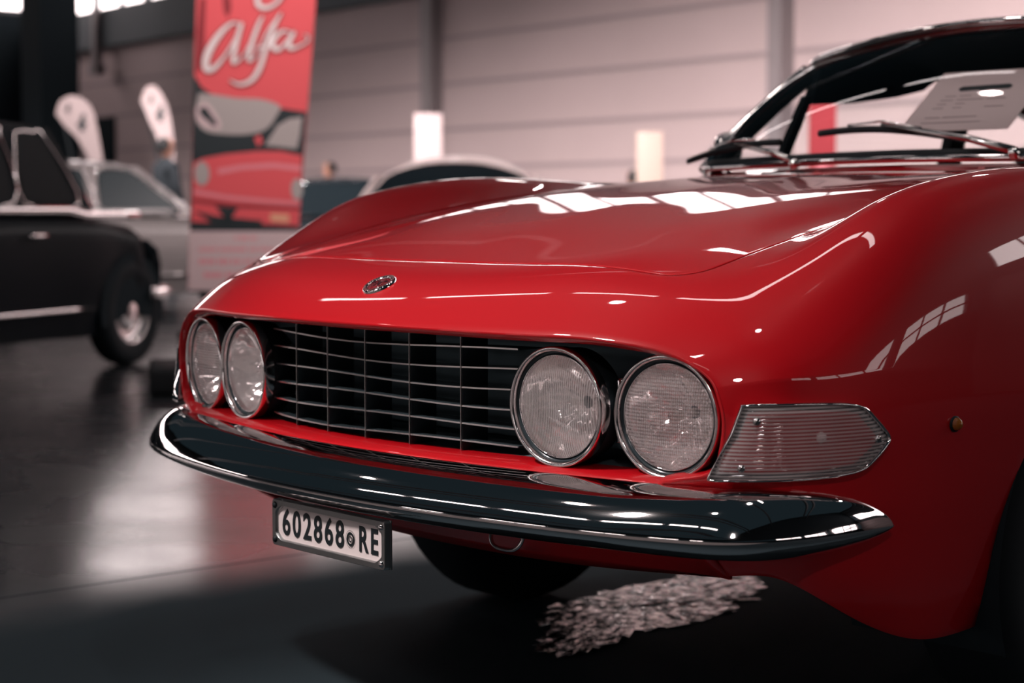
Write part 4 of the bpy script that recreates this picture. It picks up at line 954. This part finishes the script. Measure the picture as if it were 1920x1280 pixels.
# white display totems
def totem(label, X, Z, w_, h_, m):
    o = thing('display_totem', label, 'display stand', cw(X, Z), TH)
    box('display_panel', (0, 0, h_ / 2 + .03), (w_, .10, h_ - .06), m, o, bevel=.01); box('totem_foot', (0, 0, .02), (w_ + .1, .4, .04), SATIN, o)
totem('slim white display stand in front of the left wall column', -.99, 22.0, .33, 2.06, mat('totem_white', rgb(186, 166, 166), rough=.5))
totem('slim cream display stand near the rear wall, left of the windscreen', 1.48, 20.0, .28, 1.76, mat('totem_cream', rgb(172, 150, 140), rough=.5))
# red banner seen through the windscreen
def zc(u, v, Z): return (u - 960) * Z / 3468, .915 + (395 - v) * Z / 3468
b2 = thing('banner', 'narrow red banner seen through the windscreen of the red coupe', 'banner', cw(2.92, 17.5), TH + .1)
box('banner_cloth', (0, 0, 1.10), (.26, .02, 1.75), mat('far_banner_red', rgb(158, 52, 60), rough=.6), b2); box('white_panel', (0, -.013, 1.25), (.12, .006, .35), BPINK, b2); box('banner_base', (0, 0, .03), (.36, .3, .06), BLACK, b2); tube('banner_pole', [(0, .02, .05), (0, .02, 2.0)], .01, BLACK, b2, n=6)

# visitors
COAT = mat('dark_coat', rgb(30, 36, 42), rough=.8); TROUS = mat('dark_trousers', rgb(28, 32, 38), rough=.85); SKIN = mat('skin', rgb(196, 140, 120), rough=.5); HAIR = mat('dark_hair', rgb(30, 30, 32), rough=.7)
def person(label, X, Z, h, rz):
    o = thing('person', label, 'person', cw(X, Z), rz); k = h / 1.75
    J = [((0, 0, .95), .15), ((0, .01, 1.12), .155), ((0, 0, 1.30), .17), ((0, 0, 1.43), .13), ((0, .0, 1.50), .058), ((.0, .01, 1.56), .06),
         ((.17, 0, 1.42), .075), ((.235, .02, 1.17), .052), ((.22, .12, .96), .038), ((-.17, 0, 1.42), .075), ((-.235, .0, 1.17), .052), ((-.23, .07, .93), .038),
         ((.10, 0, .86), .10), ((.11, .02, .50), .066), ((.11, -.02, .09), .042), ((.11, .13, .035), .038), ((-.10, 0, .86), .10), ((-.12, -.02, .50), .066), ((-.13, -.06, .09), .042), ((-.13, .09, .035), .038)]
    E_ = [(0, 1), (1, 2), (2, 3), (3, 4), (4, 5), (3, 6), (6, 7), (7, 8), (3, 9), (9, 10), (10, 11), (0, 12), (12, 13), (13, 14), (14, 15), (0, 16), (16, 17), (17, 18), (18, 19)]
    me = bpy.data.meshes.new('body'); me.from_pydata([tuple(c * k for c in p) for p, r in J], E_, []); b_ = bpy.data.objects.new('body', me); COL.objects.link(b_); b_.parent = o
    sk = b_.modifiers.new('skin', 'SKIN'); 
    for i, (p, r) in enumerate(J): me.skin_vertices[0].data[i].radius = (r * k, r * k * (.72 if i < 4 else 1))
    me.skin_vertices[0].data[0].use_root = True
    b_.modifiers.new('sub', 'SUBSURF').levels = 2; b_.modifiers['sub'].render_levels = 2; me.materials.append(COAT)
    hd = lathe('head', [(.001, -.125), (.035, -.118), (.060, -.09), (.072, -.05), (.078, 0), (.078, .045), (.068, .085), (.045, .108), (.001, .118)], (0, .015, 1.635 * k), (0, 0, 1), SKIN, o, n=24, up=(0, 1, 0))
    lathe('hair', [(.084, -.02), (.087, .03), (.078, .082), (.052, .115), (.001, .128)], (0, -.008, 1.637 * k), (0, -.25, 1), HAIR, hd, n=24, up=(0, 1, 0))
    mk('nose', [(0, .11, 1.62 * k), (.012, .088, 1.61 * k), (-.012, .088, 1.61 * k), (0, .088, 1.655 * k)], [(0, 1, 2), (0, 3, 1), (0, 2, 3), (1, 3, 2)], SKIN, hd)
    for s in (1, -1):
        lathe('ear', [(.018, -.004), (.016, .006), (0, .008)], (s * .078, .005, 1.63 * k), (s, 0, 0), SKIN, hd, n=12)
        for q in range(5):
            bx_ = Vector(((.22 if s > 0 else -.23), (.14 if s > 0 else .09), (.93 if s > 0 else .90))) * 1; bx_ = Vector((bx_.x + (q - 2) * .014 * (1 if q < 4 else .6), bx_.y + (.02 if q == 4 else 0), bx_.z)) * k
            tube('finger', [bx_ + Vector((0, 0, .03)), bx_ + Vector((0, .01, -.02)), bx_ + Vector((0, .02, -.05 + .008 * abs(q - 2)))], [.011, .009, .006], SKIN, o, n=6)
person('person in a dark jacket with short dark hair, standing left of the red banner', -3.97, 21.3, 1.74, TH - .9)
person('person in dark clothes far off beside the rear wall, right of the red banner', -2.72, 27.7, 1.62, TH + 1.6)
person('small dark-clad person by the rear wall at the foot of the cream display stand', 1.42, 21.6, 1.36, TH + .4)

# rubber block on the floor behind the far headlight
rb = tag(box('rubber_block', cw(-1.72, 9.4, .072), (.26, .62, .14), mat('block_rubber', rgb(26, 30, 34), rough=.7), None, R=Matrix.Rotation(TH + .2, 3, 'Z'), bevel=.03), 'black rubber block lying on the floor left of the far headlights', 'block')

# added patch imitating a bright floor reflection under the red car, glitter painted in
GLINT = mat('floor_glint', (.78, .72, .72, 1), rough=.10, metal=1); n, l, b = nodes(GLINT)
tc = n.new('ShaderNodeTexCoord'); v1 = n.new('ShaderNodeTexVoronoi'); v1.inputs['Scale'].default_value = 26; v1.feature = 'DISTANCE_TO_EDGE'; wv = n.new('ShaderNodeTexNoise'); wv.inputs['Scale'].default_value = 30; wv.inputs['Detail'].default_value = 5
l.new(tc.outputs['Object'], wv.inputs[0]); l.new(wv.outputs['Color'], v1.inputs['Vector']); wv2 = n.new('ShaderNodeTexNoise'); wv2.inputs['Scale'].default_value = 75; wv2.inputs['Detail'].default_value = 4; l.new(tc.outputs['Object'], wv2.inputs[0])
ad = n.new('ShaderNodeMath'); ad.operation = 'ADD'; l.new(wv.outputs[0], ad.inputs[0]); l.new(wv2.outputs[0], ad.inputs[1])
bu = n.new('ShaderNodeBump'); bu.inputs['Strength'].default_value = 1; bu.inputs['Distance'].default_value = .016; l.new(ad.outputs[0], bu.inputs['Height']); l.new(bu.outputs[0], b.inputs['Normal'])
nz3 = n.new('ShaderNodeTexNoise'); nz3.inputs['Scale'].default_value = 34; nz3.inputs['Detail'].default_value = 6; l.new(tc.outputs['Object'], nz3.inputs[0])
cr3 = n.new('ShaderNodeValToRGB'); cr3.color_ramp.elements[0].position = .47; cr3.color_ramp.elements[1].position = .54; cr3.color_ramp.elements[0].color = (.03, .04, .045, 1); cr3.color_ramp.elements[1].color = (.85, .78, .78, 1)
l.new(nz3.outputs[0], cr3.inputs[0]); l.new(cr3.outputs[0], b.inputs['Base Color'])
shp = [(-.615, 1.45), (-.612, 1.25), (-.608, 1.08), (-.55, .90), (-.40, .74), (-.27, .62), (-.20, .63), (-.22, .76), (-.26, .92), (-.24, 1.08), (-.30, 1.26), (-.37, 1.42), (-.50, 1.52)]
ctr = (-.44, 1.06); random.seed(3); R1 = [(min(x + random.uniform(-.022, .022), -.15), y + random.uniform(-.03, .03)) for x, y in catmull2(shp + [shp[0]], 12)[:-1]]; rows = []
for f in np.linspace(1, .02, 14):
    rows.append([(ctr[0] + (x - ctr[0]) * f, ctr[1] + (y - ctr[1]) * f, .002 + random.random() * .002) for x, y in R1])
sh_ = rows_mesh('glint_patch', rows, GLINT, None, close_c=True); tag(sh_, 'added silvery patch imitating light reflected in the floor under the nose of the red coupe', 'foil sheet')
